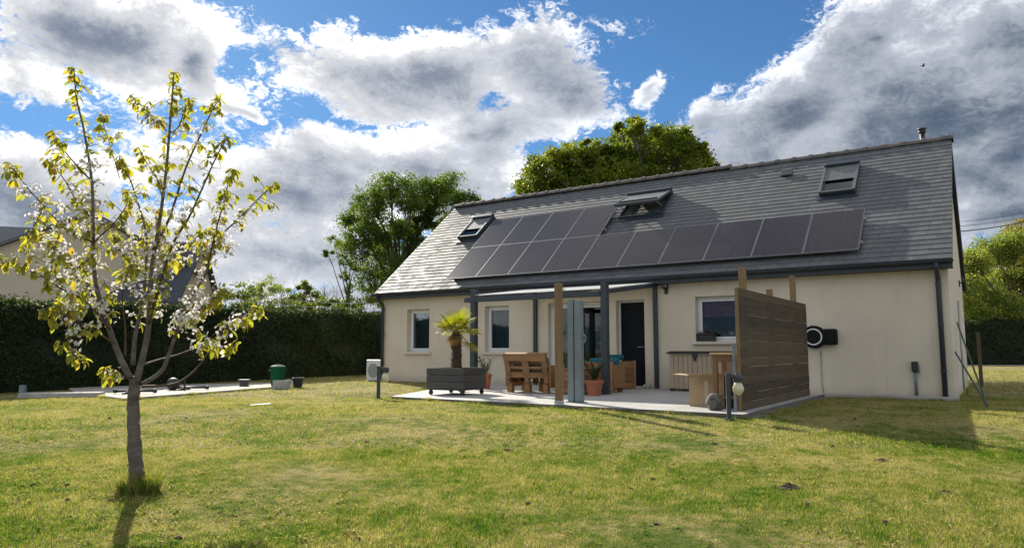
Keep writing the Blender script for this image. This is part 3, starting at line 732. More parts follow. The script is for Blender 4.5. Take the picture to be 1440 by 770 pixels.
mb = MB(); mb.box(-.20, .20, -.10, .09, 0, .17); mb.box(-.22, .22, -.115, .105, .14, .185); obj('trough_body', mb, M_black, bs, bevel=.02)
mb = MB(); rr = random.Random(4)
for k in range(26):
    x_, y_ = rr.uniform(-.16, .16), rr.uniform(-.07, .07); mb.tube([(x_, y_, .17), (x_ + rr.uniform(-.03, .03), y_ + rr.uniform(-.03, .03), .22 + rr.random() * .06)], [.012, .003], 5)
obj('dry_stems', mb, M_soil, bs)

cb = thing('cardboard_box', 'open brown cardboard box with flaps folded out at the terrace edge', 'box', hw(-3.28, -4.72, .1), ROT + R(8))
mb = MB(); mb.box(-.28, .28, -.26, -.252, 0, .50); mb.box(-.28, .28, .252, .26, 0, .50); mb.box(-.28, -.272, -.252, .252, 0, .50); mb.box(.272, .28, -.252, .252, 0, .50); mb.box(-.272, .272, -.252, .252, .002, .01)
obj('carton', mb, M_card, cb)
obj('flap', MB().box(0, .27, -.26, .26, 0, .006, Matrix.Translation((-.28, 0, .503)) @ Matrix.Rotation(R(183), 4, 'Y')), M_card, cb)
obj('flap', MB().box(-.28, .28, -.27, 0, 0, .006, Matrix.Translation((0, -.26, .505)) @ Matrix.Rotation(R(-7), 4, 'X')), M_card, cb)
obj('flap', MB().box(0, .27, -.26, .26, 0, .006, Matrix.Translation((.28, 0, .503)) @ Matrix.Rotation(R(-12), 4, 'Y')), M_card, cb)
M_tape = pmat('packing_tape', (.50, .42, .30), None, 3, .3)
obj('tape', MB().box(-.03, .03, -.2625, -.2605, .0, .42), M_tape, cb)
M_red_wood = woodmat('brown_timber', (.23, .13, .07), (.13, .07, .038), 2)
bd = thing('timber_crate', 'reddish brown timber board crate behind the cardboard box', 'crate', hw(-2.93, -4.62, .1), ROT)
mb = MB()
for k in range(3): mb.box(-.13 + k * .09, -.13 + k * .09 + .082, -.20, -.18, 0, .50); mb.box(-.13 + k * .09, -.13 + k * .09 + .082, .18, .20, 0, .50)
obj('side', mb, M_red_wood, bd, bevel=.003); obj('rail', MB().box(-.13, .13, -.178, .178, .05, .40), M_red_wood, bd)
st = thing('timber_stand', 'two tier brown timber stand with pale tops leaning by the screen', 'stand', hw(-2.82, -5.05, .1), ROT)
for (sx, sy, zt) in ((-.17, -.22, .84), (.15, -.22, .84), (-.17, .22, .84), (.15, .22, .84)): obj('leg', MB().box(sx - .035, sx + .035, sy - .03, sy + .03, 0, zt), M_red_wood, st, bevel=.004)
obj('top', MB().box(-.24, .22, -.28, .28, .843, .875), woodmat('pale_pine', (.52, .38, .22), (.40, .27, .14), 0), st, bevel=.004)
obj('apron', MB().box(-.20, .18, -.245, -.222, .73, .84), M_red_wood, st); obj('shelf', MB().box(-.20, .18, -.19, .19, .16, .19), M_pallet, st)
# round stone ornament, its mottled tone darkened for the shade it stands in
rs = random.Random(8)
mb = MB().ellipsoid((0, 0, .125), (.125, .105, .135), 18, 12, .05, rs); mb.ellipsoid((-.05, -.05, .05), (.06, .06, .055), 10, 7, .06, rs); mb.ellipsoid((.06, -.03, .04), (.06, .06, .05), 10, 7, .06, rs)
o = obj('stone_ornament', mb, M_stone, None, smooth=True); o.location = hw(-2.93, -5.55, .1); tag(o, 'round mottled grey stone ornament in front of the cardboard box', 'ornament')

# path lights with hanging bulbs
M_bulb = pmat('frosted_bulb_glass', (.62, .58, .42), (.55, .50, .34), 6, .12)
def path_light(loc, rz, lab, first=[None]):
    if first[0] is None:
        t = thing('path_light', lab, 'garden light', loc, rz, 'garden path lights with glass bulbs')
        obj('stake', MB().box(-.03, .03, -.03, .03, 0, .66), M_anth, t, bevel=.004)
        obj('foot', MB().box(-.06, .06, -.06, .06, 0, .02), M_anth, t)
        mb = MB(); mb.box(.03, .17, -.02, .02, .60, .64); mb.lathe([(.065, .535), (.07, .60), (.05, .64)], (.14, 0, 0), 18); obj('cap', mb, M_anth, t)
        mb = MB(); mb.lathe([(.012, .345), (.05, .36), (.078, .41), (.08, .45), (.058, .50), (.045, .533)], (.14, 0, 0), 20); obj('bulb', mb, M_bulb, t, smooth=True)
        mb = MB(); mb.tube([(.14, 0, .53), (.14, 0, .47), (.13, .01, .43), (.15, -.01, .40), (.14, 0, .44)], .006, 6); obj('filament_holder', mb, M_tape, t)
        first[0] = t
    else:
        t = copy_tree(first[0]); t.location = loc; t.rotation_euler = (0, 0, rz); t['label'] = lab
    return t
path_light(hw(-2.50, -6.22, .03), R(-8), 'dark path light with glass bulb in front of the timber screen')
path_light(hw(-9.62, -5.98, .04), R(-8), 'dark path light with glass bulb on the lawn left of the planter')

# ------------------------------------------------------------------ palm in a wheeled planter
pc = hw(-8.76, -4.55, .1); PR = ROT + R(6)
pl = thing('wheeled_planter', 'square dark boarded planter on castors holding the palm', 'planter', pc, PR)
h = .455
mb = MB()
for k in range(3):
    z0 = .13 + k * .142; z1 = z0 + .137
    mb.box(-h, h, -h, -h + .028, z0, z1); mb.box(-h, h, h - .028, h, z0, z1); mb.box(-h, -h + .028, -h + .029, h - .029, z0, z1); mb.box(h - .028, h, -h + .029, h - .029, z0, z1)
obj('boards', mb, M_planter, pl, bevel=.004)
obj('bottom', MB().box(-h + .03, h - .03, -h + .03, h - .03, .10, .13), M_planter, pl)
for sx in (-1, 1):
    for sy in (-1, 1): obj('corner_post', MB().box(sx * (h - .06) - .03, sx * (h - .06) + .03, sy * (h - .06) - .03, sy * (h - .06) + .03, .131, .545), M_planter, pl, bevel=.004)
obj('soil', MB().box(-h + .03, h - .03, -h + .03, h - .03, .40, .50), M_soil, pl)
for sx in (-1, 1):
    for sy in (-1, 1):
        c = (sx * (h - .07), sy * (h - .07))
        mb = MB(); disc(mb, (c[0], c[1], .048), .048, -.015, .015, 16); mb.box(c[0] - .025, c[0] + .025, c[1] - .026, c[1] - .018, .045, .1); mb.box(c[0] - .025, c[0] + .025, c[1] + .018, c[1] + .026, .045, .1)
        obj('castor', mb, M_black, pl)
palm = thing('palm_tree', 'small fan palm with sunlit yellow green fronds growing in the planter', 'palm', pc + Vector((0, 0, .50)), PR)
rp = random.Random(21)
mb = MB(); tp = [(0, 0, -.04), (.005, 0, .12), (-.005, .01, .36), (-.02, .0, .64), (-.03, .0, .82)]; mb.tube(tp, [.115, .10, .095, .10, .075], 14)
trunk = obj('trunk', mb, pmat('fibrous_palm_bark', (.085, .055, .035), (.035, .024, .018), 20, 1., 1., 60), palm, smooth=True)
mb = MB(); mb.tube(tp, [.105, .092, .088, .092, .066], 10)
for k in range(150):                                        # leaf-base fibres
    a, z = rp.uniform(0, 6.28), rp.uniform(.02, .78); r = .095
    p = Vector((r * math.cos(a) - .015, r * math.sin(a), z)); q = p + Vector((math.cos(a) * .035, math.sin(a) * .035, rp.uniform(-.02, .09)))
    mb.tube([p, q], [.011, .002], 4)
obj('fibres', mb, M_bark, trunk)
M_palm = leafmat('palm_frond', [(0., (.09, .14, .012)), (.5, (.20, .22, .016)), (1., (.36, .30, .022))], .6, .45, (1.4, 1.35, .45), .3, 3.)
M_palmd = leafmat('dry_palm_frond', [(0., (.20, .10, .03)), (1., (.34, .21, .07))], .4, .7, (1.2, 1.1, .8), .3, 3.)
def frond(az, el, L, size, droop, mat):
    mb = MB(); d = Vector((math.cos(az) * math.cos(el), math.sin(az) * math.cos(el), math.sin(el)))
    b = Vector((-.03, 0, .80)); c = b + d * L + Vector((0, 0, -droop * L * .25))
    mb.tube([b, (b + c) / 2 + Vector((0, 0, .03)), c], [.011, .009, .006], 5)
    side = Vector((-math.sin(az), math.cos(az), 0)); dd = (c - b).normalized(); up = side.cross(dd) * -1
    if up.z < 0: up = -up
    nl = 24
    for k in range(nl):
        t = (k / (nl - 1) - .5) * R(250); tt = t * .9
        ax = dd * math.cos(tt) + side * math.sin(tt)
        ll = size * (.72 + .28 * math.cos(t * .55)) * rp.uniform(.9, 1.05)
        w = .0095; sd = (side * math.cos(tt) - dd * math.sin(tt))
        p = [c, c + ax * ll * .5 + up * .02, c + ax * ll * .82 - Vector((0, 0, 1)) * ll * (.02 + droop * .08), c + ax * ll - Vector((0, 0, 1)) * ll * (.07 + droop * .22) ]
        ws = [.004, w, w * .8, .001]
        i = len(mb.v)
        for pp_, ww in zip(p, ws): mb.v += [tuple(pp_ - sd * ww), tuple(pp_ + up * ww * .5), tuple(pp_ + sd * ww)]
        for j in range(3):
            for q in (0, 1): a_ = i + j * 3 + q; mb.f.append((a_, a_ + 1, a_ + 4, a_ + 3))
    return obj('frond', mb, mat, palm)
for k in range(15):
    az = k * 2.4 + rp.uniform(-.2, .2); el = R(4 + 58 * (k / 14.)) + rp.uniform(-.1, .1)
    frond(az, el, rp.uniform(.20, .30), rp.uniform(.30, .38), .55 - .5 * k / 14., M_palm)
for k in range(2): frond(k * 2.6 + 2.5, R(-30 - 8 * k), .14, .20, 1.0, M_palmd)
frond(R(-5), R(-28), .40, .26, .6, M_palm)

# ------------------------------------------------------------------ pots
def flower_pot(loc, r, hgt, lab):
    o = obj('flower_pot', MB().lathe([(r * .68, 0), (r * .95, hgt * .80), (r * 1.06, hgt * .80), (r * 1.10, hgt), (r * .96, hgt), (r * .90, hgt * .86)], (0, 0, 0), 26), M_terra, None)
    o.location = loc; tag(o, lab, 'plant pot', 'terracotta pots on the terrace'); return o
def leafy(name, loc, hgt, spread, nst, nlf, ll, lw, mat, lab, seed, z0=.0, cat='plant'):
    t = thing(name, lab, cat, loc); rr = random.Random(seed); st, lf = MB(), MB()
    for k in range(nst):
        a = rr.uniform(0, 6.28); s_ = rr.uniform(.2, 1) * spread; hh = hgt * rr.uniform(.7, 1.0)
        p = [Vector((0, 0, z0)), Vector((math.cos(a) * s_ * .3, math.sin(a) * s_ * .3, z0 + hh * .5)), Vector((math.cos(a) * s_, math.sin(a) * s_, z0 + hh))]
        st.tube(p, [.008, .006, .003], 5)
        for j in range(nlf):
            u = rr.uniform(.25, 1); q = p[0].lerp(p[1], u * 2) if u < .5 else p[1].lerp(p[2], u * 2 - 1)
            a2 = rr.uniform(0, 6.28); e2 = rr.uniform(-.2, 1.0); d = Vector((math.cos(a2) * math.cos(e2), math.sin(a2) * math.cos(e2), math.sin(e2))); sd = d.cross(Vector((0, 0, 1))).normalized(); L = ll * rr.uniform(.6, 1.1)
            m_ = q + d * L * .5 + Vector((0, 0, .01)); e_ = q + d * L - Vector((0, 0, L * .15))
            lf.poly([q, m_ - sd * lw, e_, m_ + sd * lw])
    obj('stems', st, M_twig, t); obj('leaves', lf, mat, t); return t
M_ole = leafmat('grey_green_leaves', [(0., (.045, .075, .03)), (.6, (.10, .135, .06)), (1., (.20, .21, .12))], .35, .5, (1.2, 1.2, .8), .2, 4)
M_dkl = leafmat('dark_green_leaves', [(0., (.02, .045, .016)), (1., (.06, .10, .03))], .3, .45, (1.2, 1.2, .7), .2, 4)
flower_pot(hw(-9.45, -2.55, .1), .13, .36, 'tall terracotta pot holding a grey green shrub behind the planter')
leafy('oleander', hw(-9.45, -2.55, .38), .50, .30, 14, 16, .15, .013, M_ole, 'grey green leafy shrub in the pot between planter and sofa', 5)
flower_pot(hw(-6.14, -3.35, .1), .185, .31, 'wide terracotta pot between the steel post and the pergola post')
leafy('potted_bush', hw(-6.14, -3.35, .33), .46, .26, 18, 20, .11, .014, M_dkl, 'dark green bush in the wide terracotta pot', 9)
flower_pot(hw(-9.25, -3.75, .1), .11, .13, 'low terracotta pot half hidden behind the planter')

# ------------------------------------------------------------------ pallet furniture
def pallet(mb, x0, x1, y0, y1, z0, nb=7, along=0):
    """a small pallet deck: boards on blocks on boards"""
    if along == 0:
        w = (y1 - y0) / nb
        for k in range(nb): mb.box(x0, x1, y0 + k * w, y0 + k * w + w * .78, z0 + .122, z0 + .144)
        for xx in (x0, (x0 + x1) / 2 - .05, x1 - .10): mb.box(xx, xx + .1, y0, y1 - .03, z0 + .10, z0 + .1215)
        for xx in (x0, (x0 + x1) / 2 - .05, x1 - .10):
            for yy in (y0, (y0 + y1) / 2 - .05, y1 - .13): mb.box(xx + .002, xx + .098, yy + .002, yy + .098, z0 + .0225, z0 + .0995)
            mb.box(xx, xx + .1, y0, y1 - .03, z0, z0 + .022)
def pallet_sofa(loc, rz, lab, w=1.08, first=True, back=True, cushion=None):
    t = thing('pallet_sofa', lab, 'sofa', loc, rz)
    for sx in (-w / 2 + .02, -.06, w / 2 - .14):
        for sy in (-.36, .22): obj('foot', MB().box(sx, sx + .12, sy, sy + .12, 0, .20), M_palletz, t, bevel=.004)
    mb = MB(); pallet(mb, -w / 2, w / 2, -.38, .38, .205); obj('seat_pallet', mb, M_pallet, t, bevel=.003)
    # back: a pallet standing at a lean on the terrace side
    Mb = Matrix.Translation((0, -.30, .355)) @ Matrix.Rotation(R(14), 4, 'X')
    mb = MB(); Hh = .50
    for (z0, z1) in ((0, .10), (.125, .225), (.255, .36), (.40, .50)): mb.box(-w / 2 + .02, w / 2 - .02, .032, .052, z0, z1, Mb)
    for (x0, x1) in ((-w / 2, -w / 2 + .13), (-.085, .085), (w / 2 - .13, w / 2)):
        mb.box(x0, x1, -.070, -.048, 0, Hh, Mb)
        for z0 in (.0, .20, .40): mb.box(x0 + .01, x1 - .01, -.047, .031, z0, z0 + .09, Mb)
    mb.box(-w / 2, w / 2, -.092, -.071, .36, .50, Mb); mb.box(-w / 2, w / 2, -.092, .055, .502, .522, Mb)
    mb.box(-w / 2 + .14, w / 2 - .14, -.068, -.050, .0, .10, Mb); mb.box(-w / 2 + .14, w / 2 - .14, -.068, -.050, .19, .23, Mb)
    obj('backrest', mb, M_pallet, t, bevel=.003)
    for sx in (-1, 1): obj('armrest', MB().box(sx * (w / 2 + .02) - .014, sx * (w / 2 + .02) + .014, -.34, .30, .12, .60), M_palletz, t, bevel=.003)
    return t
pallet_sofa(hw(-7.78, -2.98, .1), ROT + R(0), 'pallet wood sofa seen from behind left of the timber post')
cu = obj('cushion', MB().box(-.46, .46, -.10, .06, 0, .42, Matrix.Rotation(R(14), 4, 'X')), M_teal, None, bevel=.05, smooth=False); cu.location = hw(-7.78, -2.98 - .12, .1 + .355); cu.rotation_euler = (0, 0, ROT)
tag(cu, 'blue green back cushion leaning inside the left pallet sofa', 'cushion')
pt = thing('pallet_table', 'low pallet wood block table right of the sofa behind the posts', 'table', hw(-6.72, -3.05, .1), ROT)
mb = MB()
for k in range(4): mb.box(-.28, .28, -.27, -.25, .03 + k * .12, .03 + k * .12 + .108); mb.box(-.28, .28, .25, .27, .03 + k * .12, .03 + k * .12 + .108)
for k in range(4): mb.box(.26, .28, -.249, .249, .03 + k * .12, .03 + k * .12 + .108); mb.box(-.28, -.26, -.249, .249, .03 + k * .12, .03 + k * .12 + .108)
obj('side', mb, M_pallet, pt, bevel=.003)
mb = MB()
for k in range(5): mb.box(-.30, .30, -.29 + k * .118, -.29 + k * .118 + .108, .512, .534)
obj('top', mb, M_pallet, pt, bevel=.003); obj('corner_block', MB().box(-.24, .24, -.24, .24, 0, .50), M_palletz, pt)
def pallet_chair(loc, rz, lab, cl):
    t = thing('pallet_armchair', lab, 'armchair', loc, rz, 'pallet armchairs by the doors'); mb = MB()
    pallet(mb, -.32, .32, -.30, .32, .20, 5); obj('seat_pallet', mb, M_pallet, t, bevel=.003)
    for sx in (-.31, .21):
        for sy in (-.29, .19): obj('foot', MB().box(sx, sx + .1, sy, sy + .1, 0, .199), M_palletz, t)
    mb = MB()
    for k in range(4): mb.box(-.33, .33, -.325, -.303, .02 + k * .165, .02 + k * .165 + .145)
    for sx in (-.33, .26): mb.box(sx, sx + .07, -.345, -.326, .0, .68)
    obj('backrest', mb, M_pallet, t, bevel=.003)
    for sx in (-.36, .335): obj('armrest', MB().box(sx, sx + .024, -.32, .30, .10, .60), M_palletz, t, bevel=.003)
    return t
pallet_chair(hw(-6.55, -2.05, .1), ROT + R(4), 'pallet wood armchair with its slatted back behind the wide terracotta pot', None)
pallet_chair(hw(-6.92, -.72, .1), ROT + R(74), 'pallet wood armchair with teal cushion beside the dark entrance door', None)
for (x_, y_, z_, sx, sy, sz, rz_, lab) in ((-6.98, -.76, .78, .30, .13, .14, 74, 'teal cushion folded over the armchair back beside the dark door'), (-6.62, -1.92, .445, .28, .26, .40, 4, 'large teal cushion standing in front of the sliding glass door')):
    o = obj('cushion', MB().box(-sx, sx, -sy, sy, 0, sz), M_teal, None, bevel=.055); o.location = hw(x_, y_, z_); o.rotation_euler = (0, 0, ROT + R(rz_)); tag(o, lab, 'cushion')
# shoes on the doorstep
M_shoe = [pmat('plum_shoe', (.10, .03, .05), None, 9, .7), pmat('pale_shoe', (.45, .45, .42), None, 9, .7)]
for k, (x_, m_) in enumerate(((-6.98, 0), (-6.86, 0), (-6.42, 1), (-6.31, 1))):
    mb = MB().ellipsoid((0, 0, .035), (.045, .12, .04), 12, 8); mb.ellipsoid((0, .05, .06), (.038, .06, .045), 10, 6); mb.box(-.042, .042, -.11, .11, 0, .016)
    o = obj('shoe', mb, M_shoe[m_], None, smooth=True); o.location = hw(x_, -.20, .103); o.rotation_euler = (0, 0, ROT + R(6 * (k % 2)))
    tag(o, ('dark plum shoe of the pair left on the doorstep' if m_ == 0 else 'pale grey shoe of the pair beside the pergola leg'), 'shoe', ('plum shoes' if m_ == 0 else 'pale shoes') + ' on the doorstep')

# ------------------------------------------------------------------ poles, fence post, heat pump at the ends of the house
M_green = pmat('green_painted_pole', (.04, .065, .05), (.045, .05, .04), 8, .5)
def pole(a, b, lab):
    o = obj('metal_pole', MB().tube([(0, 0, 0), Vector(b) - Vector(a)],   .017, 8), M_green, None, smooth=True); o.location = a; tag(o, lab, 'pole', 'green poles leaning on the gable')
pole(hw(.56, -1.84, 0), hw(.03, .25, .98), 'shorter lower green pole leaning against the right gable')
pole(hw(.50, -.30, 0), hw(.03, 1.9, 1.62), 'steeper higher green pole leaning against the right gable')
o = obj('fence_post', MB().box(-.045, .045, -.045, .045, 0, 1.5), M_board, None, bevel=.01); o.location = hw(.32, 6.5, 0); o.rotation_euler = (0, 0, ROT); tag(o, 'weathered brown fence post standing beyond the right gable', 'post')
hp = thing('heat_pump', 'white outdoor heat pump unit at the left corner of the house', 'heat pump', hw(-15.88, .35, 0), ROT)
obj('casing', MB().box(-.36, .36, -.16, .16, .06, .72), M_white, hp, bevel=.02)
mb = MB(); disc(mb, (-.05, 0, .38), .23, -.168, -.161); obj('grille', mb, M_grey, hp)
for sx in (-.25, .25): obj('foot', MB().box(sx - .04, sx + .04, -.16, .16, 0, .06), M_black, hp)
mb = MB(); mb.tube([(.37, .05, .3), (.47, .05, .28), (.50, .05, .05)], .03, 8); obj('pipe', mb, M_black, hp, smooth=True)

# ------------------------------------------------------------------ things around the concrete pad
def wl(x, y, z=None): return Vector((x, y, gz(y) if z is None else z))
M_bin = pmat('green_plastic', (.010, .10, .045), (.008, .075, .035), 5, .75, spec=.12)
bn = thing('garden_barrel', 'green plastic garden barrel with lid at the pad edge', 'barrel', wl(-6.12, 18.85, .09)); bn.scale = (.84, .84, .92)
mb = MB(); mb.lathe([(.18, 0), (.205, .1), (.215, .48), (.225, .50), (.225, .53)], (0, 0, 0), 26); obj('barrel', mb, M_bin, bn, smooth=True)
mb = MB(); mb.lathe([(.235, .535), (.235, .555), (.12, .60), (.03, .605)], (0, 0, 0), 26); obj('lid', mb, M_bin, bn)
for sx in (-1, 1): obj('handle', MB().tube([(sx * .20, 0, .50), (sx * .29, 0, .50), (sx * .29, 0, .44), (sx * .215, 0, .44)], .014, 6), M_bin, bn)
o = obj('concrete_block', MB().box(-.20, .20, -.10, .10, 0, .22), M_conc, None, bevel=.012); o.location = wl(-5.83, 18.3); o.rotation_euler = (0, 0, R(-8)); tag(o, 'grey concrete block lying between green barrel and black bucket', 'block')
bk = obj('bucket', MB().lathe([(.10, 0), (.145, .24), (.155, .24), (.155, .265), (.135, .265), (.12, .10)], (0, 0, 0), 22), M_black, None); bk.location = wl(-5.60, 18.9); tag(bk, 'black plastic bucket standing right of the concrete block', 'bucket')
o = obj('white_bag', MB().ellipsoid((0, 0, .10), (.07, .06, .11), 12, 8, .08, rs), M_white, None, smooth=True); o.location = wl(-5.72, 18.95); tag(o, 'small white object between the block and bucket', 'canister')
sb = thing('wooden_block', 'small dark wooden stool block on the pale pad', 'stool', wl(-6.95, 18.75, .095))
obj('stump', MB().box(-.09, .09, -.09, .09, 0, .13), M_planter, sb, bevel=.006); obj('top', MB().box(-.13, .13, -.11, .11, .131, .175), M_planter, sb, bevel=.006)
def bench_bar(x, y, rz, lab, g, first=[None]):
    if first[0] is None:
        t = thing('support_trestle', lab, 'trestle', wl(x, y, .095), rz, g)
        obj('foot_bar', MB().tube([(-.38, 0, .06), (.38, 0, .06)], .026, 10), M_black, t, smooth=True)
        for sx in (-1, 1): obj('end_cap', MB().tube([(sx * .38, 0, .06), (sx * .44, 0, .06)], .046, 12), M_black, t)
        mb = MB(); mb.tube([(-.1, 0, .06), (-.1, -.02, .26)], .022, 8); mb.tube([(-.1, 0, .06), (-.14, -.26, .015), (-.06, .24, .015)], .02, 8); obj('strut', mb, M_black, t)
        first[0] = t
    else:
        t = copy_tree(first[0]); t.location = wl(x, y, .095); t.rotation_euler = (0, 0, rz); t['label'] = lab
bench_bar(-8.05, 15.45, R(4), 'black steel foot bar on the pad nearest the cherry trunk', 'black steel bars on the pad')
bench_bar(-7.55, 16.9, R(6), 'black steel foot bar farther along the pad beside the dark ball', 'black steel bars on the pad')
o = obj('ball', MB().ellipsoid((0, 0, .14), (.15, .15, .15), 18, 12), M_black, None, smooth=True); o.location = wl(-7.95, 16.95, .09); tag(o, 'dark round ball lying on the pad behind the bars', 'ball')
o = obj('wooden_stake', MB().box(-.05, .05, -.05, .05, 0, .26), M_galv, None, bevel=.01); o.location = wl(-10.05, 14.85); tag(o, 'short grey stake at the left end of the stone edging', 'stake')
o = obj('stone_edging', MB().box(-.75, .75, -.22, .22, -.1, .10), M_conc, None, bevel=.015); o.location = wl(-9.35, 15.05); o.rotation_euler = (0, 0, R(12)); tag(o, 'low pale concrete edging slab at the left of the pad', 'edging')
o = obj('plastic_strip', MB().box(-.17, .17, -.035, .035, .01, .03), M_white, None, bevel=.005); o.location = wl(-4.42, 12.75); o.rotation_euler = (0, R(-3), R(22)); tag(o, 'thin white strip of plastic lying in the open lawn', 'strip')
for k, (x_, y_, r_, lab) in enumerate(((2.32, 6.16, .085, 'dark loose clod of earth on the lawn in front of the screen'), (3.53, 5.98, .06, 'dark earth clod at the right foreground of the lawn'), (3.71, 7.34, .06, 'low dark earth clod in the lawn below the shadow edge'), (-.05, 7.9, .05, 'small brown earth clod in the middle lawn'), (2.3, 8.3, .055, 'brown earth clod near the shadow of the screen'))):
    rr = random.Random(k); mb = MB()
    r_ *= .68; mb.ellipsoid((0, 0, 0), (r_ * 1.9, r_ * 1.5, r_ * .22), 14, 7, .2, rr)
    for j in range(46):
        a = rr.uniform(0, 6.28); q = r_ * 1.7 * rr.random() ** .8; e = r_ * rr.uniform(.10, .34) * (1.25 - q / (r_ * 2.2)); mb.ellipsoid((math.cos(a) * q * 1.3, math.sin(a) * q, e * .5 + r_ * .35 * max(0, 1 - q / r_)), (e, e * .9, e * .75), 7, 5, .25, rr)
    o = obj('earth_clod', mb, M_soil, None); o.location = wl(x_, y_); tag(o, lab, 'clod', 'earth clods on the lawn')

# ------------------------------------------------------------------ foliage builders
def leaf_cloud(centres, normals_seed, size, rng, aspect=.55, up=.25):
    """quads (bent leaves) at the given centres, random orientation biased outwards"""
    n = len(centres); c = np.asarray(centres)
    d = rng.normal(size=(n, 3)); d[:, 2] -= up; d /= np.linalg.norm(d, axis=1)[:, None]
    r = rng.normal(size=(n, 3)); s = np.cross(d, r); s /= np.linalg.norm(s, axis=1)[:, None]
    nn = np.cross(d, s); L = size * rng.uniform(.6, 1.25, n)[:, None]; w = L * aspect * .5
    p0 = c; p1 = c + d * L * .5 - s * w + nn * L * .08; p2 = c + d * L; p3 = c + d * L * .5 + s * w + nn * L * .08
    V = np.stack([p0, p1, p2, p3], 1).reshape(-1, 3)
    return V, np.arange(4 * n), np.full(n, 4)
def sphere_pts(n, rng):
    v = rng.normal(size=(n, 3)); return v / np.linalg.norm(v, axis=1)[:, None]
def tree(name, lab, cat, base, trunk_top, trunk_r, lobes, leaf, per, mat, seed, group=None, clumps=16, bark=M_bark, branchy=True, thin=.0, sag=0.):
    """lobes: (dx, dy, z, r) about the base; limbs reach every lobe, leaves sit in clumps on twigs"""
    rng = np.random.default_rng(seed); rr = random.Random(seed)
    t = thing(name, lab, cat, base, 0, group); mb = MB(); tops = []
    h = trunk_top; lean = (rr.uniform(-.3, .3), rr.uniform(-.3, .3))
    tp = [Vector((0, 0, -.2)), Vector((lean[0] * .3, lean[1] * .3, h * .35)), Vector((lean[0] * .8, lean[1] * .8, h * .7)), Vector((lean[0], lean[1], h))]
    mb.tube(tp, [trunk_r * 1.25, trunk_r, trunk_r * .85, trunk_r * .7], 10)
    C = []; 
    for (dx, dy, z, r) in lobes:
        c = Vector((dx, dy, z)); root = tp[2].lerp(tp[3], rr.random())
        m1 = root.lerp(c, .45) + Vector((rr.uniform(-.2, .2) * r, rr.uniform(-.2, .2) * r, .25 * r))
        mb.tube([root, m1, c], [trunk_r * .34, trunk_r * .20, trunk_r * .07], 7)
        nc = max(5, int(1.5 * clumps * (r / 1.2) ** 1.6)); dirs = sphere_pts(nc, rng)
        for k in range(nc):
            rad = r * (rng.uniform(.25, 1.0) ** .55) * rng.uniform(.8, 1.22)
            e = np.array(c) + dirs[k] * rad * np.array([1, 1, .85])
            st = root.lerp(c, .75) if k % 2 else m1.lerp(c, .6)
            if branchy: mb.tube([st, st.lerp(Vector(e), .55) + Vector((0, 0, .08 * r)), Vector(e)], [trunk_r * .06, trunk_r * .035, trunk_r * .015], 4, cap=False)
            m = int(per * 2.6 * rng.uniform(.5, 1.4)); sp = .25 * r * rng.uniform(.6, 1.2)
            q = rng.normal(size=(m, 3)) * np.array([sp, sp, sp * .62]); q[:, 2] -= sag * np.abs(rng.normal(size=m))
            C.append(e + q)
    obj('trunk', mb, bark, t, smooth=True)
    V, Lp, Sz = leaf_cloud(np.concatenate(C), 0, leaf, rng, .6)
    np_obj('crown', V, Lp, Sz, mat, t)
    return t
def at(x, y, depth):                         # bearing and height seen from the viewer's spot, at a real distance along the ground
    a, b = (x - 720) / 1005.3, -(y - 385) / 1005.3; cp, sp_ = math.cos(.1073), math.sin(.1073)
    k = depth / (cp - b * sp_); return Vector((a * k, depth, 1 + (sp_ + b * cp) * k))
def lobes_at(lst, depth, base, seed=0, spread=1.):
    rr = random.Random(seed); out = []
    for (x, y, r) in lst:
        dd = rr.uniform(-1, 1) * spread; p = at(x, y, depth + dd); out.append((p.x - base.x, p.y - base.y, p.z - base.z, r * depth / 1005.3))
    return out
M_oak = leafmat('oak_leaves', [(0., (.036, .074, .016)), (.45, (.090, .150, .026)), (1., (.19, .26, .045))], .58, .5, (1.25, 1.2, .5), .45, .5)
M_oaky = leafmat('spring_oak_leaves', [(0., (.048, .092, .014)), (.45, (.135, .185, .024)), (1., (.28, .295, .042))], .58, .5, (1.25, 1.2, .45), .45, .5)
M_will = leafmat('pale_willow_leaves', [(0., (.12, .19, .04)), (.5, (.25, .32, .075)), (1., (.43, .44, .14))], .62, .5, (1.25, 1.15, .55), .5, .35)
M_rust = leafmat('bronze_leaves', [(0., (.13, .11, .04)), (.5, (.25, .24, .08)), (1., (.36, .31, .11))], .55, .6, (1.2, 1.05, .6), .4, .35)
M_bush = leafmat('bush_leaves', [(0., (.045, .085, .020)), (.5, (.11, .17, .034)), (1., (.21, .26, .055))], .55, .5, (1.3, 1.15, .5), .45, .5)
M_hedge = leafmat('hedge_leaves', [(0., (.010, .020, .009)), (.5, (.024, .042, .013)), (.85, (.055, .085, .020)), (1., (.070, .058, .024))], .4, .6, (1.3, 1.25, .5), .5, .8)

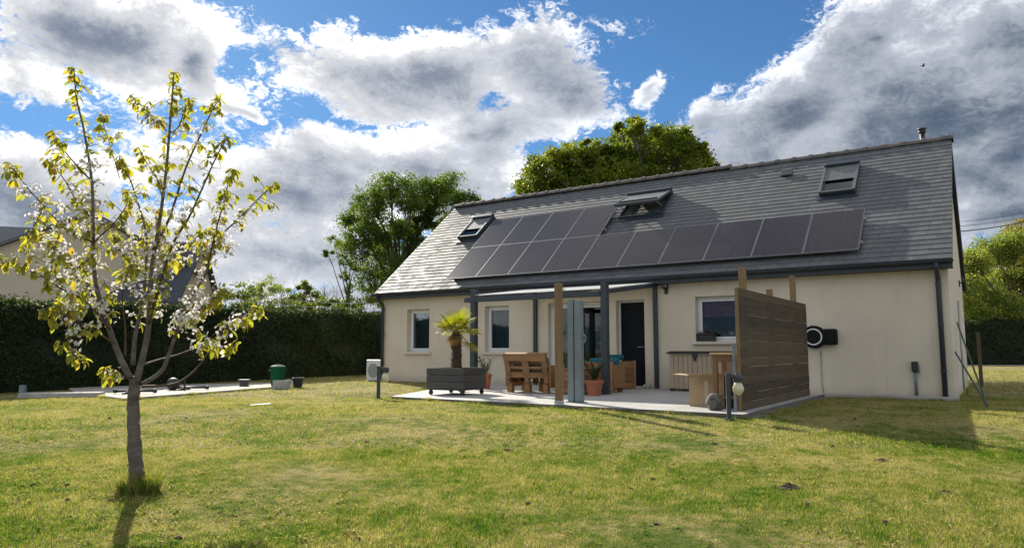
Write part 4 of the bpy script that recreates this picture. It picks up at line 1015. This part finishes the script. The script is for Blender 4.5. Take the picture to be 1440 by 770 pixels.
# tall tree left of the roof, the two crowns behind the ridge
b = Vector((-6.2, 40, 0))
tree('tall_tree', 'tall open crowned green tree beyond the hedge left of the roof', 'tree', b, 5.4, .34, lobes_at([(522, 282, 27), (548, 262, 24), (580, 268, 28), (622, 262, 28), (606, 290, 20), (650, 286, 20), (668, 284, 12), (500, 312, 24), (530, 318, 26), (504, 350, 26), (545, 352, 28), (580, 338, 18), (632, 318, 24), (612, 352, 26), (522, 388, 24), (560, 385, 30), (592, 380, 26), (640, 348, 22), (610, 402, 22), (592, 312, 17), (590, 298, 20), (576, 286, 18), (620, 320, 18), (538, 330, 20), (560, 325, 18), (662, 308, 14),  (568, 318, 15), (648, 315, 16), (575, 412, 24), (540, 412, 22)], 40, b, 3, 1.8), .135, 40, M_oak, 11, 'trees around the house', 26)
b = Vector((-9.3, 40.5, 0))
tree('ivy_tree', 'thin ivy clad tree with loose top standing left of the tall tree', 'tree', b, 4.6, .13, lobes_at([(487, 345, 13), (470, 340, 9), (482, 365, 8), (500, 372, 9), (486, 388, 9), (491, 408, 10), (486, 424, 12), (462, 356, 7), (497, 338, 9)], 40.5, b, 5, .5), .13, 26, M_oak, 12, 'trees around the house', 14)
b = Vector((3.2, 36, 0))
tree('oak_tree', 'yellow green oak crown rising behind the middle of the ridge', 'tree', b, 5.8, .36, lobes_at([(800, 208, 9), (778, 220, 9), (744, 242, 9), (824, 204, 8), (733, 262, 10), (748, 262, 24), (772, 240, 30), (745, 285, 22), (805, 222, 26), (780, 272, 32), (832, 222, 24), (820, 255, 30), (850, 245, 28), (760, 300, 30), (800, 290, 34), (848, 205, 16)], 36, b, 7, 2.), .16, 48, M_oaky, 13, 'trees around the house', 22)
b = Vector((7.6, 35, 0))
tree('oak_tree', 'taller darker oak crown behind the ridge left of its step', 'tree', b, 6.2, .40, lobes_at([(872, 180, 9), (886, 174, 9), (925, 182, 9), (960, 186, 10), (985, 208, 8), (940, 184, 7), (880, 200, 28), (893, 182, 15), (868, 222, 26), (920, 205, 30), (955, 206, 30), (905, 235, 32), (945, 238, 34), (980, 222, 22), (984, 244, 22), (876, 252, 30), (920, 270, 34), (965, 265, 30), (1003, 232, 9), (998, 224, 7)], 35, b, 9, 2.2), .16, 52, M_oaky, 14, 'trees around the house', 24)
# right hand trees beyond the far hedge
b = Vector((37.3, 54, 0))
tree('willow_tree', 'pale green willow like tree above the right hedge', 'tree', b, 4.2, .3, lobes_at([(1350, 372, 22), (1368, 366, 22), (1395, 352, 26), (1425, 345, 26), (1345, 400, 26), (1375, 405, 28), (1405, 392, 30), (1440, 385, 32), (1385, 436, 28), (1418, 432, 30), (1450, 430, 30), (1355, 430, 26), (1335, 440, 22), (1400, 452, 24), (1365, 455, 24), (1435, 455, 26)], 54, b, 4, 2.2), .16, 50, M_will, 15, 'trees around the house', 20, sag=.25)
b = Vector((42, 55, 0))
tree('bronze_tree', 'bronze leaved tree at the right edge behind the pale willow', 'tree', b, 5., .3, lobes_at([(1432, 330, 24), (1465, 335, 30), (1450, 365, 26), (1480, 380, 40), (1470, 420, 36)], 55, b, 6, 2.), .17, 44, M_rust, 16, 'trees around the house', 18)
# shrubs beyond the left hedge
for k, (ls, dep, mat, lab, lf) in enumerate((
    ([(318, 410, 15), (332, 420, 14), (345, 408, 14), (305, 420, 14)], 37, M_bush, 'dark green shrub beyond the hedge next to the neighbour roof', .13),
    ([(358, 410, 15), (366, 404, 12), (380, 402, 16), (398, 412, 14), (372, 424, 16), (392, 428, 14), (345, 424, 14), (410, 424, 13)], 39, M_will, 'pale budding shrub beyond the hedge left of the bare twigs', .11),
    ([(432, 408, 13), (420, 418, 12), (445, 420, 12), (434, 428, 14), (428, 402, 8)], 38, M_bush, 'fresh green round shrub in the middle beyond the hedge', .13),
    ([(518, 412, 14), (530, 424, 14), (505, 428, 12), (545, 420, 18), (480, 432, 10)], 39, M_will, 'yellow green shrub beyond the hedge beside the house corner', .13),
    ([(455, 428, 12), (470, 432, 12), (485, 430, 12), (440, 434, 12), (410, 430, 13), (345, 432, 13), (365, 434, 13), (388, 434, 13), (425, 432, 12), (320, 430, 13), (500, 432, 12)], 36, M_bush, 'low dark shrub row just above the hedge top', .12))):
    b = at(ls[0][0], 420, dep); b.z = 0
    tree('shrub', lab, 'shrub', b, 1.6, .07, lobes_at(ls, dep, b, k, .6), lf, 34, mat, 40 + k, 'shrubs beyond the left hedge', 16)
def bare_twigs(x, dep, seed, lab):
    b = at(x, 420, dep); b.z = 0; rr = random.Random(seed); mb = MB(); t = thing('bare_shrub', lab, 'shrub', b, 0, 'bare shrubs beyond the left hedge')
    for k in range(26):
        a = rr.uniform(0, 6.28); s_ = rr.uniform(.2, .9); H = rr.uniform(2.8, 4.6); p = [Vector((0, 0, 0)), Vector((math.cos(a) * s_ * .4, math.sin(a) * s_ * .4, H * .5)), Vector((math.cos(a) * s_, math.sin(a) * s_, H))]
        mb.tube(p, [.03, .018, .006], 5)
        for j in range(7): u = rr.uniform(.4, .95); q = p[1].lerp(p[2], u); a2 = rr.uniform(0, 6.28); mb.tube([q, q + Vector((math.cos(a2) * .3, math.sin(a2) * .3, .45))], [.010, .004], 4)
    obj('stems', mb, pmat('bare_twig', (.14, .11, .085), None, 5, .9), t)
bare_twigs(408, 38, 1, 'bare twiggy shrub left of the round green shrub'); bare_twigs(462, 38.5, 2, 'bare twiggy shrub right of the round green shrub')

# hedges: dense clipped body with a leafy skin
def hedge(name, lab, a, b, h0, h1, th, n, leaf, mat, seed):
    rng = np.random.default_rng(seed); a = Vector(a); b = Vector(b); d = (b - a); L = d.length; d.normalize(); s = Vector((d.y, -d.x, 0))
    t = thing(name, lab, 'hedge', a); mb = MB(); ns = max(8, int(L / 1.2))
    prof = [(-.38, 0), (-.46, .5), (-.43, .92), (-.3, .965), (.3, .965), (.43, .92), (.46, .5), (.38, 0)]
    for i in range(ns + 1):
        u = i / ns; h = h0 + (h1 - h0) * u
        for (p, q) in prof: mb.v.append(tuple(d * (L * u) + s * (p * th * .93) + Vector((0, 0, q * h))))
    m = len(prof)
    for i in range(ns):
        for k in range(m - 1): q = i * m + k; mb.f.append((q, q + 1, q + m + 1, q + m))
    mb.f.append(tuple(range(m))); mb.f.append(tuple(ns * m + k for k in reversed(range(m))))
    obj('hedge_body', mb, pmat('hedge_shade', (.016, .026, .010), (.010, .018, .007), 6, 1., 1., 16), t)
    u = rng.random(n); side = rng.random(n); h = h0 + (h1 - h0) * u
    lat = np.where(side < .30, rng.uniform(-.46, .46, n), np.where(side < .85, .46, -.46)) * th + rng.normal(size=n) * .035
    bump = .05 * np.sin(u * L * 2.1) + .035 * np.sin(u * L * 5.3 + 1)
    z = np.where(side < .30, h * (.985) + bump + rng.normal(size=n) * .045, h * rng.random(n) ** .8)
    lat = np.where(side < .30, lat, lat + np.sign(lat) * (.05 * np.sin(u * L * 1.7 + z * 2) + .04 * np.sin(z * 5)))
    P = np.stack([d.x * u * L + s.x * lat, d.y * u * L + s.y * lat, z], 1)
    m = int(n * .06); us = rng.random(m // 12); u2 = np.repeat(us, 12); k = np.tile(np.arange(12), m // 12); ht = np.repeat(rng.uniform(.05, .28, m // 12), 12)
    l2 = np.repeat(rng.uniform(-.45, .45, m // 12) * th, 12); z2 = (h0 + (h1 - h0) * u2) * .98 + ht * k / 12.
    P2 = np.stack([d.x * u2 * L + s.x * l2, d.y * u2 * L + s.y * l2, z2], 1) + rng.normal(size=(len(u2), 3)) * .025
    V, Lp, Sz = leaf_cloud(np.concatenate([P, P2]), 0, leaf, rng, .55, -.1); np_obj('leaves', V, Lp, Sz, mat, t)
hedge('hedge', 'long tall dark clipped hedge along the left of the garden', (-13.6, 13.2, 0), (-4.6, 33.0, 0), 2.00, 2.62, 1.1, 60000, .085, M_hedge, 31)
hedge('hedge', 'distant dark clipped hedge at the right beyond the gable', (27, 50.5, 0), (62, 49.5, 0), 3.1, 3.3, 1.4, 22000, .16, M_hedge, 32)
# narrow path in front of the far right hedge
o = obj('path', prism(MB(), [(20, 47.6), (62, 46.6), (62, 47.4), (20, 48.4)], -.05, .075), M_pad); o['kind'] = 'structure'

# ------------------------------------------------------------------ neighbours beyond the hedge
M_nwall = pmat('neighbour_beige_render', (.52, .46, .36), (.46, .41, .32), 1, .9, .2, 50)  # the walls' own beige with slight random variation
M_nroof = pmat('neighbour_slate', (.075, .080, .088), (.11, .115, .12), 2.5, .5, .8, 20, stretch=(1, 1, 6))
M_navy = pmat('dark_blue_slate', (.035, .042, .060), (.05, .058, .078), 3, .6, .6, 18, stretch=(1, 1, 5))
def gable_house(name, lab, c, rz, L, Wd, he, hr, wall, roofm, chimney=None):
    t = thing(name, lab, 'house', c, rz); mb = MB(); w = Wd / 2
    for x in (-L / 2, L / 2):
        q = [(x, -w, 0), (x, w, 0), (x, w, he), (x, 0, hr), (x, -w, he)]; mb.poly(q if x > 0 else q[::-1])
    mb.quad((-L / 2, -w, 0), (L / 2, -w, 0), (L / 2, -w, he), (-L / 2, -w, he)); mb.quad((L / 2, w, 0), (-L / 2, w, 0), (-L / 2, w, he), (L / 2, w, he))
    obj('wall', mb, wall, t); mb = MB(); k = (hr - he) / w; o = .35
    for s in (-1, 1):
        a = [(-L / 2 - .25, s * (w + o), he - k * o), (L / 2 + .25, s * (w + o), he - k * o), (L / 2 + .25, 0, hr), (-L / 2 - .25, 0, hr)]
        tp = [(p[0], p[1], p[2] + .16) for p in a]; bt = [(p[0], p[1], p[2] + .02) for p in a]
        i = len(mb.v); mb.v += bt + tp
        for f in ((0, 3, 2, 1), (4, 5, 6, 7), (0, 1, 5, 4), (1, 2, 6, 5), (2, 3, 7, 6), (3, 0, 4, 7)): mb.f.append(tuple(i + j for j in f))
    rf_ = obj('roof', mb, roofm, t)
    if chimney:
        mb = MB(); mb.box(chimney - .35, chimney + .35, -.3, .3, hr - .5, hr + .75); mb.box(chimney - .41, chimney + .41, -.36, .36, hr + .75, hr + .85); obj('chimney', mb, wall, rf_)
    return t
gp_ = at(128, 302, 30.); ax = Vector((.515, -.857, 0))
gable_house('neighbour_house', 'beige gabled neighbour house with chimney behind the cherry blossom', Vector((gp_.x, gp_.y, 0)) - ax * 4.5, R(-59), 9, 8.2, gp_.z - 2.15, gp_.z, M_nwall, M_nroof, 3.2)
wp_ = at(-10, 322, 37.)
gable_house('neighbour_house', 'grey slate roofed house wing at the far left edge', Vector((wp_.x - 4, wp_.y - 1.2, 0)), R(16), 14, 8.6, wp_.z - 3.1, wp_.z, M_nwall, M_nroof)
np_ = at(250, 345, 33.)
gable_house('neighbour_house', 'dark blue slate roofed neighbour house right of the cherry trunk', Vector((np_.x - .3, np_.y, 0)), R(4), 2.6, 5.0, np_.z - 2.6, np_.z, M_nwall, M_navy)

# ------------------------------------------------------------------ overhead lines and a bird
M_wire = pmat('dark_cable', (.03, .03, .032), None, 3, .6); M_wirep = pmat('pale_cable', (.45, .45, .44), None, 3, .5)
def wire(p, q, sag, r, mat, lab, grp):
    p, q = Vector(p), Vector(q); pts = [p.lerp(q, k / 16.) - p - Vector((0, 0, sag * 4 * (k / 16.) * (1 - k / 16.))) for k in range(17)]
    o = obj('overhead_wire', MB().tube(pts, r, 5), mat, None, smooth=True); o.location = p; tag(o, lab, 'cable', grp)
for (y0, y1, r, lab) in ((323, 308, .030, 'lowest thickest dark overhead cable right of the roof'), (315, 302, .016, 'middle thin dark overhead cable right of the roof'), (309, 295, .012, 'topmost thinnest overhead cable right of the roof')):
    wire(at(1300, y0 + 5, 40), at(1480, y1 - 6, 46), .25, r, M_wire, lab, 'overhead cables at the right')
wire(at(290, 405, 33), at(560, 425, 34), .28, .014, M_wirep, 'upper pale cable sagging above the left hedge', 'pale cables above the left hedge')
wire(at(290, 413, 33), at(560, 432, 34), .28, .014, M_wirep, 'lower pale cable sagging above the left hedge', 'pale cables above the left hedge')
bird = thing('bird', 'tiny dark bird flying high at the right of the sky', 'bird', at(1298, 93, 60)); mb = MB()
mb.ellipsoid((0, 0, 0), (.17, .06, .06), 10, 7); obj('body', mb, M_black, bird, smooth=True)
for s in (-1, 1): mb = MB(); mb.poly([(.08, 0, .02), (-.06, 0, .02), (-.10, s * .22, .12), (-.02, s * .34, .10), (.07, s * .18, .12)]); obj('wing', mb, M_black, bird)

# ------------------------------------------------------------------ cherry tree
TD = 5.97
cherry = thing('cherry_tree', 'young blossoming cherry tree with white flowers and yellow green leaves in the lawn', 'tree', Vector((-3.04, TD, gz(TD))))
CB = cherry.location
def cp(x, y, off=0.): return at(x, y, TD + off) - CB
rc = random.Random(77)
# limbs: points (x, y) as seen, start depth offset, end depth offset, start radius (m), end radius, flower share low..high
LIMBS = [
 ([(183, 531), (169, 503), (154, 463), (137, 409), (132, 369), (131, 307), (129, 254), (119, 188), (108, 140), (104, 96)], -.05, -.30, .045, .006),
 ([(192, 535), (197, 517), (208, 466), (212, 400), (213, 378), (225, 307), (234, 237), (239, 175), (243, 126), (244, 102)], .0, .25, .052, .006),
 ([(187, 512), (190, 474), (197, 440), (204, 400), (206, 360), (205, 325), (194, 285), (182, 250), (168, 222)], .05, .7, .034, .006),
 ([(216, 350), (238, 307), (261, 237), (283, 188), (300, 152), (309, 140)], .1, .75, .022, .005),
 ([(209, 455), (225, 400), (243, 343), (265, 307), (283, 268), (305, 219), (320, 194)], .05, -.45, .026, .005),
 ([(200, 540), (226, 523), (237, 500), (246, 474), (262, 430), (280, 400), (292, 378), (300, 343), (336, 307), (367, 276), (389, 256)], .0, .35, .034, .005),
 ([(292, 378), (302, 330), (313, 290), (320, 262), (328, 238)], .15, -.2, .015, .004),
 ([(200, 543), (237, 541), (257, 534), (280, 514), (300, 485), (325, 455), (345, 443), (364, 432)], -.05, -.55, .020, .004),
 ([(203, 512), (225, 505), (248, 499), (275, 490), (305, 487), (332, 486)], .05, .5, .015, .004),
 ([(154, 463), (135, 438), (115, 420), (85, 405), (57, 387), (25, 374), (-6, 362)], -.1, -.5, .020, .004),
 ([(129, 340), (108, 330), (88, 318), (66, 294), (44, 270), (28, 250), (15, 234)], -.25, .2, .016, .004),
 ([(129, 254), (115, 241), (104, 228), (93, 215), (82, 197), (72, 184)], -.2, -.45, .012, .004),
 ([(131, 310), (120, 296), (106, 280), (92, 255), (78, 236), (66, 224)], -.22, .15, .012, .004),
 ([(160, 482), (135, 466), (110, 452), (85, 440), (58, 436)], -.1, -.6, .016, .004),
 ([(118, 456), (104, 470), (94, 488), (116, 506)], -.35, -.5, .010, .004),
 ([(182, 531), (170, 527), (158, 524), (146, 520)], -.05, -.25, .010, .004),
 ([(234, 184), (226, 174), (212, 162), (198, 148), (186, 136)], .2, .5, .010, .004),
 ([(239, 186), (250, 180), (258, 160), (266, 138)], .2, -.1, .010, .004),
 ([(228, 278), (221, 252), (208, 232), (195, 208)], .2, -.15, .011, .004),
 ([(131, 342), (145, 328), (160, 314), (177, 290), (180, 272)], -.2, -.5, .013, .004),
 ([(203, 385), (185, 372), (168, 350), (160, 330)], .3, .8, .013, .004),
 ([(130, 360), (115, 372), (100, 378), (84, 366), (70, 340)], -.2, -.7, .013, .004),
 ([(142, 430), (120, 400), (100, 372), (80, 350), (58, 330)], -.1, .4, .014, .004),
 ([(176, 500), (176, 460), (172, 420), (176, 392), (186, 372)], .0, -.5, .016, .005),
 ([(244, 475), (262, 455), (284, 440), (300, 420), (318, 408)], .1, -.4, .013, .004),
 ([(213, 378), (238, 365), (262, 352), (280, 330), (300, 322)], .1, .55, .013, .004),
 ([(168, 250), (160, 222), (152, 195), (141, 162)], .6, .75, .007, .004),
 ([(150, 450), (140, 425), (118, 410), (96, 420), (80, 440)], -.15, .45, .012, .004),
 ([(205, 330), (215, 320), (228, 330), (240, 352), (252, 372)], .45, .9, .010, .004),
 ([(62, 290), (52, 310), (42, 330), (34, 352)], .05, .3, .008, .003),
 ([(88, 318), (78, 345), (74, 372), (66, 402)], -.1, -.4, .009, .003),
]
tb = MB(); base_pts = [(196, 702), (194, 680), (190, 640), (188, 600), (187, 572), (188, 548), (189, 530)]
bp_, br_ = [], []
for k in range(25):
    y_ = 702 - k * 7.2; x_ = np.interp(-y_, [-p[1] for p in base_pts], [p[0] for p in base_pts]); r_ = np.interp(-y_, [-p[1] for p in base_pts], [.082, .060, .053, .049, .047, .045, .034])
    bp_.append(cp(x_ + rc.uniform(-.7, .7), y_, rc.uniform(-.006, .006))); br_.append(float(r_) * rc.uniform(.94, 1.07))
br_[6] *= 1.10
tb.tube(bp_, br_, 16)
limbs = MB(); spurs = []
FORK = cp(188, 540)
for li, (pts, o0, o1, r0, r1) in enumerate(LIMBS):
    n = len(pts); P = []
    for k, (x, y) in enumerate(pts):
        u = k / (n - 1); wob = rc.uniform(-.04, .04) if 0 < k < n - 1 else 0
        P.append(cp(x, y, o0 + (o1 - o0) * u + wob))
    Q = []; 
    for k in range(n - 1):                                   # catmull-rom smoothing
        p0, p1, p2, p3 = P[max(k - 1, 0)], P[k], P[k + 1], P[min(k + 2, n - 1)]
        for j in range(4):
            t_ = j / 4.; Q.append(.5 * ((2 * p1) + (p2 - p0) * t_ + (2 * p0 - 5 * p1 + 4 * p2 - p3) * t_ ** 2 + (3 * p1 - p0 - 3 * p2 + p3) * t_ ** 3))
    Q.append(P[-1]); m = len(Q)
    r0 *= .60; r1 *= .75
    rad = [r0 + (r1 - r0) * (k / (m - 1)) ** .8 for k in range(m)]
    (tb if r0 > .018 else limbs).tube(Q, rad, 9 if r0 > .012 else 6)
    tot = sum((Q[k + 1] - Q[k]).length for k in range(m - 1)); acc = 0; nxt = .10
    for k in range(m - 1):
        seg = (Q[k + 1] - Q[k]); l = seg.length
        while acc + l > nxt:
            q = Q[k] + seg * ((nxt - acc) / l); u = nxt / tot; r = rad[k]
            if r < .017 and (li == 15 or (q - FORK).length > .52) and not (li in (7, 8, 23) and u < .55): spurs.append((q, seg.normalized(), u, tot))
            nxt += rc.uniform(.025, .046)
        acc += l
    spurs.append((Q[-1], (Q[-1] - Q[-2]).normalized(), 1., tot))
obj('trunk', tb, M_barkp, cherry, smooth=True)
LV, LF, FV, FF = [], [], [], []
def cherry_leaf(p, d, L, w):
    d = d.normalized(); s = d.cross(Vector((rc.uniform(-.4, .4), rc.uniform(-.4, .4), 1)))
    if s.length < .05: s = d.orthogonal()
    s.normalize(); nn = s.cross(d); fold = rc.uniform(.10, .35); i = len(LV); curl = rc.uniform(.0, .5)
    for (t_, ww) in ((0, .12), (.28, .85), (.58, 1.), (.84, .55), (1., .02)):
        c = p + d * (L * t_) - nn * (L * curl * t_ * t_)
        LV.extend([tuple(c - s * w * ww + nn * w * ww * fold), tuple(c), tuple(c + s * w * ww + nn * w * ww * fold)])
    for j in range(4):
        for q in (0, 1): a_ = i + j * 3 + q; LF.append((a_, a_ + 1, a_ + 4, a_ + 3))
def flower(p, d):
    d = d.normalized(); a = d.orthogonal().normalized(); b = d.cross(a); r = rc.uniform(.011, .0175); ph = rc.uniform(0, 6.28); cup = rc.uniform(.1, .9)
    for k in range(5):
        t_ = ph + k * 1.2566; ax = a * math.cos(t_) + b * math.sin(t_); sd = b * math.cos(t_) - a * math.sin(t_); i = len(FV)
        for (u, w) in ((.12, .12), (.6, .52), (.95, .42)):
            c = p + ax * (r * u) + d * (r * u * u * cup); FV.extend([tuple(c - sd * (w * r)), tuple(c + sd * (w * r))])
        FF.append((i, i + 1, i + 3, i + 2)); FF.append((i + 2, i + 3, i + 5, i + 4))
stalk = MB()
for (q, d, u, tot) in spurs:
    dist = (1 - u) * tot; img_y = q.z
    lowz = min(1., max(0., (2.85 - q.z) / 1.2))                 # blossom sits on the lower two thirds, leaves crowd the shoot tips
    a = rc.uniform(0, 6.28); o = d.orthogonal().normalized(); o = (o * math.cos(a) + d.cross(o) * math.sin(a))
    tipn = dist < .28
    sl_ = rc.uniform(.0, .02) if dist < .1 else rc.uniform(.005, .06) if rc.random() < .75 else rc.uniform(.06, .14)
    qs = q + o * sl_ + Vector((0, 0, sl_ * .25)); stalk.tube([q, qs], [.0032, .002], 4, cap=False)
    if tipn or rc.random() < .62:
        nl = rc.randint(6, 9) if dist < .12 else rc.randint(4, 7) if tipn else rc.randint(3, 5)
        for k in range(nl):
            a = rc.uniform(0, 6.28); o2 = d.orthogonal().normalized(); o2 = o2 * math.cos(a) + d.cross(o2) * math.sin(a)
            dd = o2 * .8 + d * rc.uniform(-.1, .6) + Vector((0, 0, -rc.uniform(.3, 1.3)))
            st_ = qs + o2 * rc.uniform(.008, .03); L = rc.choice([.035, .045, .055, .065, .075, .085]) * rc.uniform(.9, 1.1) * (1.0 if dist > .08 else .8)
            stalk.tube([qs, st_], [.0018, .0012], 3, cap=False); cherry_leaf(st_, dd, L, L * .27)
    if rc.random() < (.30 + .62 * lowz) * (0. if dist < .10 else .5 if tipn else 1.):
        c = qs + o * .02
        for k in range(rc.randint(5, 10)):
            off = Vector((rc.gauss(0, 1), rc.gauss(0, 1), rc.gauss(0, 1))) * .026; p = c + off; stalk.tube([qs, p], [.0012, .0008], 3, cap=False)
            flower(p, off + o * .02 + Vector((rc.uniform(-.02, .02), rc.uniform(-.03, .01), rc.uniform(-.02, .02))))
obj('branches', limbs, M_twig, cherry, smooth=True)
obj('stalks', stalk, M_twig, cherry)
mbl = MB(); mbl.v, mbl.f = LV, LF
obj('leaves', mbl, leafmat('cherry_leaves', [(0., (.17, .20, .035)), (.55, (.32, .33, .065)), (.86, (.38, .32, .075)), (1., (.28, .15, .055))], .68, .5, (1.35, 1.3, .55), .25, 2.2), cherry)
mbf = MB(); mbf.v, mbf.f = FV, FF
obj('blossom', mbf, leafmat('white_petals', [(0., (.70, .69, .68)), (1., (.82, .80, .79))], .45, .6, (1., .98, .96), .2, 2.), cherry)

# ------------------------------------------------------------------ grass blades
def gz_np(y): return .045 - .42 * (1 - np.clip(y, -6, 11) / 11.)
def inside_house(x, y):
    dx, dy = x - X0, y - Y0; lx = dx * CY - dy * SY; ly = dx * SY + dy * CY
    hs = (lx > -HL - .02) & (lx < .03) & (ly > -.03) & (ly < HD + .1)
    pl_ = (lx > -2.4) & (lx < .1) & (ly > -.34) & (ly <= 0)
    def poly_in(px_, py_, poly):
        r = np.zeros(len(px_), bool); n = len(poly)
        for i in range(n):
            (xa, ya), (xb, yb) = poly[i], poly[(i + 1) % n]
            c = ((ya > py_) != (yb > py_)) & (px_ < (xb - xa) * (py_ - ya) / (yb - ya + 1e-12) + xa); r ^= c
        return r
    return hs | pl_ | poly_in(lx, ly, TERR) | poly_in(x, y, PAD)
def grass(name, n, y0, y1, xw, hgt, wid, seed, bias=1., tuft=None):
    rng = np.random.default_rng(seed)
    if tuft is None:
        y = y0 + (y1 - y0) * rng.random(n) ** bias; x = (rng.random(n) * 2 - 1) * (xw[0] + xw[1] * y)
    else:
        r = tuft[2] * np.sqrt(rng.random(n)); a = rng.random(n) * 6.283; x = tuft[0] + r * np.cos(a); y = tuft[1] + r * np.sin(a) * .8
    k = ~inside_house(x, y); x, y = x[k], y[k]; n = len(x); z = gz_np(y)
    pat = .5 + .5 * np.sin(x * 1.9 + 1.3 * np.sin(y * 1.1)) * np.sin(y * 2.3 + np.sin(x * .8)) 
    H = hgt * rng.uniform(.45, 1.25, n) * (.65 + .6 * pat); W = wid * rng.uniform(.7, 1.3, n)
    a = rng.random(n) * 6.283; ln = rng.uniform(.15, 1.3, n) * H; b = rng.random(n) * 6.283
    dx, dy = np.cos(a) * W * .5, np.sin(a) * W * .5; lx, ly = np.cos(b) * ln, np.sin(b) * ln
    V = np.empty((n, 5, 3), np.float32)
    V[:, 0] = np.stack([x - dx, y - dy, z - .004], 1); V[:, 1] = np.stack([x + dx, y + dy, z - .004], 1)
    V[:, 2] = np.stack([x + dx * .8 + lx * .35, y + dy * .8 + ly * .35, z + H * .6], 1); V[:, 3] = np.stack([x - dx * .8 + lx * .35, y - dy * .8 + ly * .35, z + H * .6], 1)
    V[:, 4] = np.stack([x + lx, y + ly, z + H], 1)
    base = (np.arange(n) * 5)[:, None]; Lp = (base + np.array([0, 1, 2, 3, 3, 2, 4])[None]).ravel(); Sz = np.tile([4, 3], n)
    return V.reshape(-1, 3), Lp, Sz
def fringe(edges, per_m, hgt, wid, seed):
    rng = np.random.default_rng(seed); X, Y = [], []
    for (a, b) in edges:
        L = math.hypot(b[0] - a[0], b[1] - a[1]); n = int(L * per_m); u = rng.random(n)
        u = np.clip(u + .02 * np.sin(u * L * 9), 0, 1); o = np.abs(rng.normal(size=n)) * .03 + .004; nx, ny = (b[1] - a[1]) / L, -(b[0] - a[0]) / L
        X.append(a[0] + (b[0] - a[0]) * u + nx * o); Y.append(a[1] + (b[1] - a[1]) * u + ny * o)
    x = np.concatenate(X); y = np.concatenate(Y); n = len(x); z = gz_np(y); H = hgt * rng.uniform(.4, 1.4, n) * (.6 + .5 * np.sin(x * 7) * np.sin(y * 5 + x * 3)); W = wid * rng.uniform(.7, 1.3, n)
    a = rng.random(n) * 6.283; b = rng.random(n) * 6.283; ln = rng.uniform(.2, .9, n) * np.abs(H); V = np.empty((n, 3, 3), np.float32)
    V[:, 0] = np.stack([x - np.cos(a) * W, y - np.sin(a) * W, z - .004], 1); V[:, 1] = np.stack([x + np.cos(a) * W, y + np.sin(a) * W, z - .004], 1)
    V[:, 2] = np.stack([x + np.cos(b) * ln, y + np.sin(b) * ln, z + np.abs(H)], 1)
    return V.reshape(-1, 3), np.arange(3 * n), np.full(n, 3)
def hp2(x, y): v = hw(x, y); return (v.x, v.y)
EDGES = [(hp2(*TERR[0]), hp2(*TERR[1])), (hp2(*TERR[4]), hp2(*TERR[0])), (hp2(-HL, -.03), hp2(-11.2, -.03)), (hp2(-2.1, -.33), hp2(.08, -.33)), (hp2(.06, -.3), hp2(.06, 7.4)), (PAD[4], PAD[0]), (PAD[0], PAD[1]), (hp2(-2.1, -5.9), hp2(-2.1, -.5)), (hp2(-2.45, -6.1), hp2(-2.45, -6.35))]
def weeds(n, y0, y1, seed):
    """small broad-leaved rosettes among the grass"""
    rng = np.random.default_rng(seed); y = y0 + (y1 - y0) * rng.random(n) ** .8; x = (rng.random(n) * 2 - 1) * (.9 + .8 * y)
    g = np.sin(x * 1.1 + 2 * np.sin(y * .9)) + np.sin(y * 1.7 + x * .4) + rng.normal(size=n) * .6
    k = ~inside_house(x, y) & (g > .2); x, y = x[k], y[k]; n = len(x); m = 9
    X = np.repeat(x, m) + rng.normal(size=n * m) * .02; Y = np.repeat(y, m) + rng.normal(size=n * m) * .02; a = rng.random(n * m) * 6.283
    L = rng.uniform(.018, .042, n * m); W = L * .45; Z = gz_np(Y); h = rng.uniform(.008, .032, n * m)
    d = np.stack([np.cos(a), np.sin(a)], 1); sd = np.stack([-d[:, 1], d[:, 0]], 1); V = np.empty((n * m, 4, 3), np.float32)
    for j, (u, w, zz) in enumerate(((0, 0, .3), (.55, -.5, 1.), (1., 0, .9), (.55, .5, 1.))):
        V[:, j, 0] = X + d[:, 0] * L * u + sd[:, 0] * W * w; V[:, j, 1] = Y + d[:, 1] * L * u + sd[:, 1] * W * w; V[:, j, 2] = Z + h * zz
    return V.reshape(-1, 3), np.arange(4 * n * m), np.full(n * m, 4)
parts = [grass('n', 420000, 3.2, 8., (.7, .80), .023, .0036, 1, .8), grass('m', 220000, 8., 15., (.9, .80), .025, .0065, 2, .9), grass('f', 70000, 15., 36., (.9, .80), .045, .015, 3, .8),
         grass('t', 1100, 0, 0, None, .17, .006, 4, tuft=(-3.04, TD, .17)), weeds(5200, 3.3, 13., 6), fringe(EDGES, 420, .075, .004, 8)]
V, Lp, Sz, off = [], [], [], 0
for v, l, s in parts: V.append(v); Lp.append(l + off); Sz.append(s); off += len(v)
go_ = np_obj('grass', np.concatenate(V), np.concatenate(Lp), np.concatenate(Sz), blade_mat()); tag(go_, 'short patchy mown grass with dry straw and fresh green blades', 'grass', kind='stuff')

# loose crumbs of earth scattered through the turf
rg = random.Random(12); mb = MB()
for k in range(200):
    y_ = 4.2 + 8 * rg.random(); x_ = rg.uniform(-.75, .75) * y_ + rg.uniform(-.2, .9)
    if math.sin(x_ * 1.3) * math.sin(y_ * 1.1 + 1) < -.1 or inside_house(np.array([x_]), np.array([y_]))[0]: continue
    r_ = rg.uniform(.006, .019); mb.ellipsoid((x_, y_, gz(y_) + r_ * .5), (r_ * 1.3, r_, r_ * .8), 7, 5, .25, rg)
o = obj('soil_crumbs', mb, M_soil); tag(o, 'small dark crumbs of soil scattered across the turf', 'soil', kind='stuff')
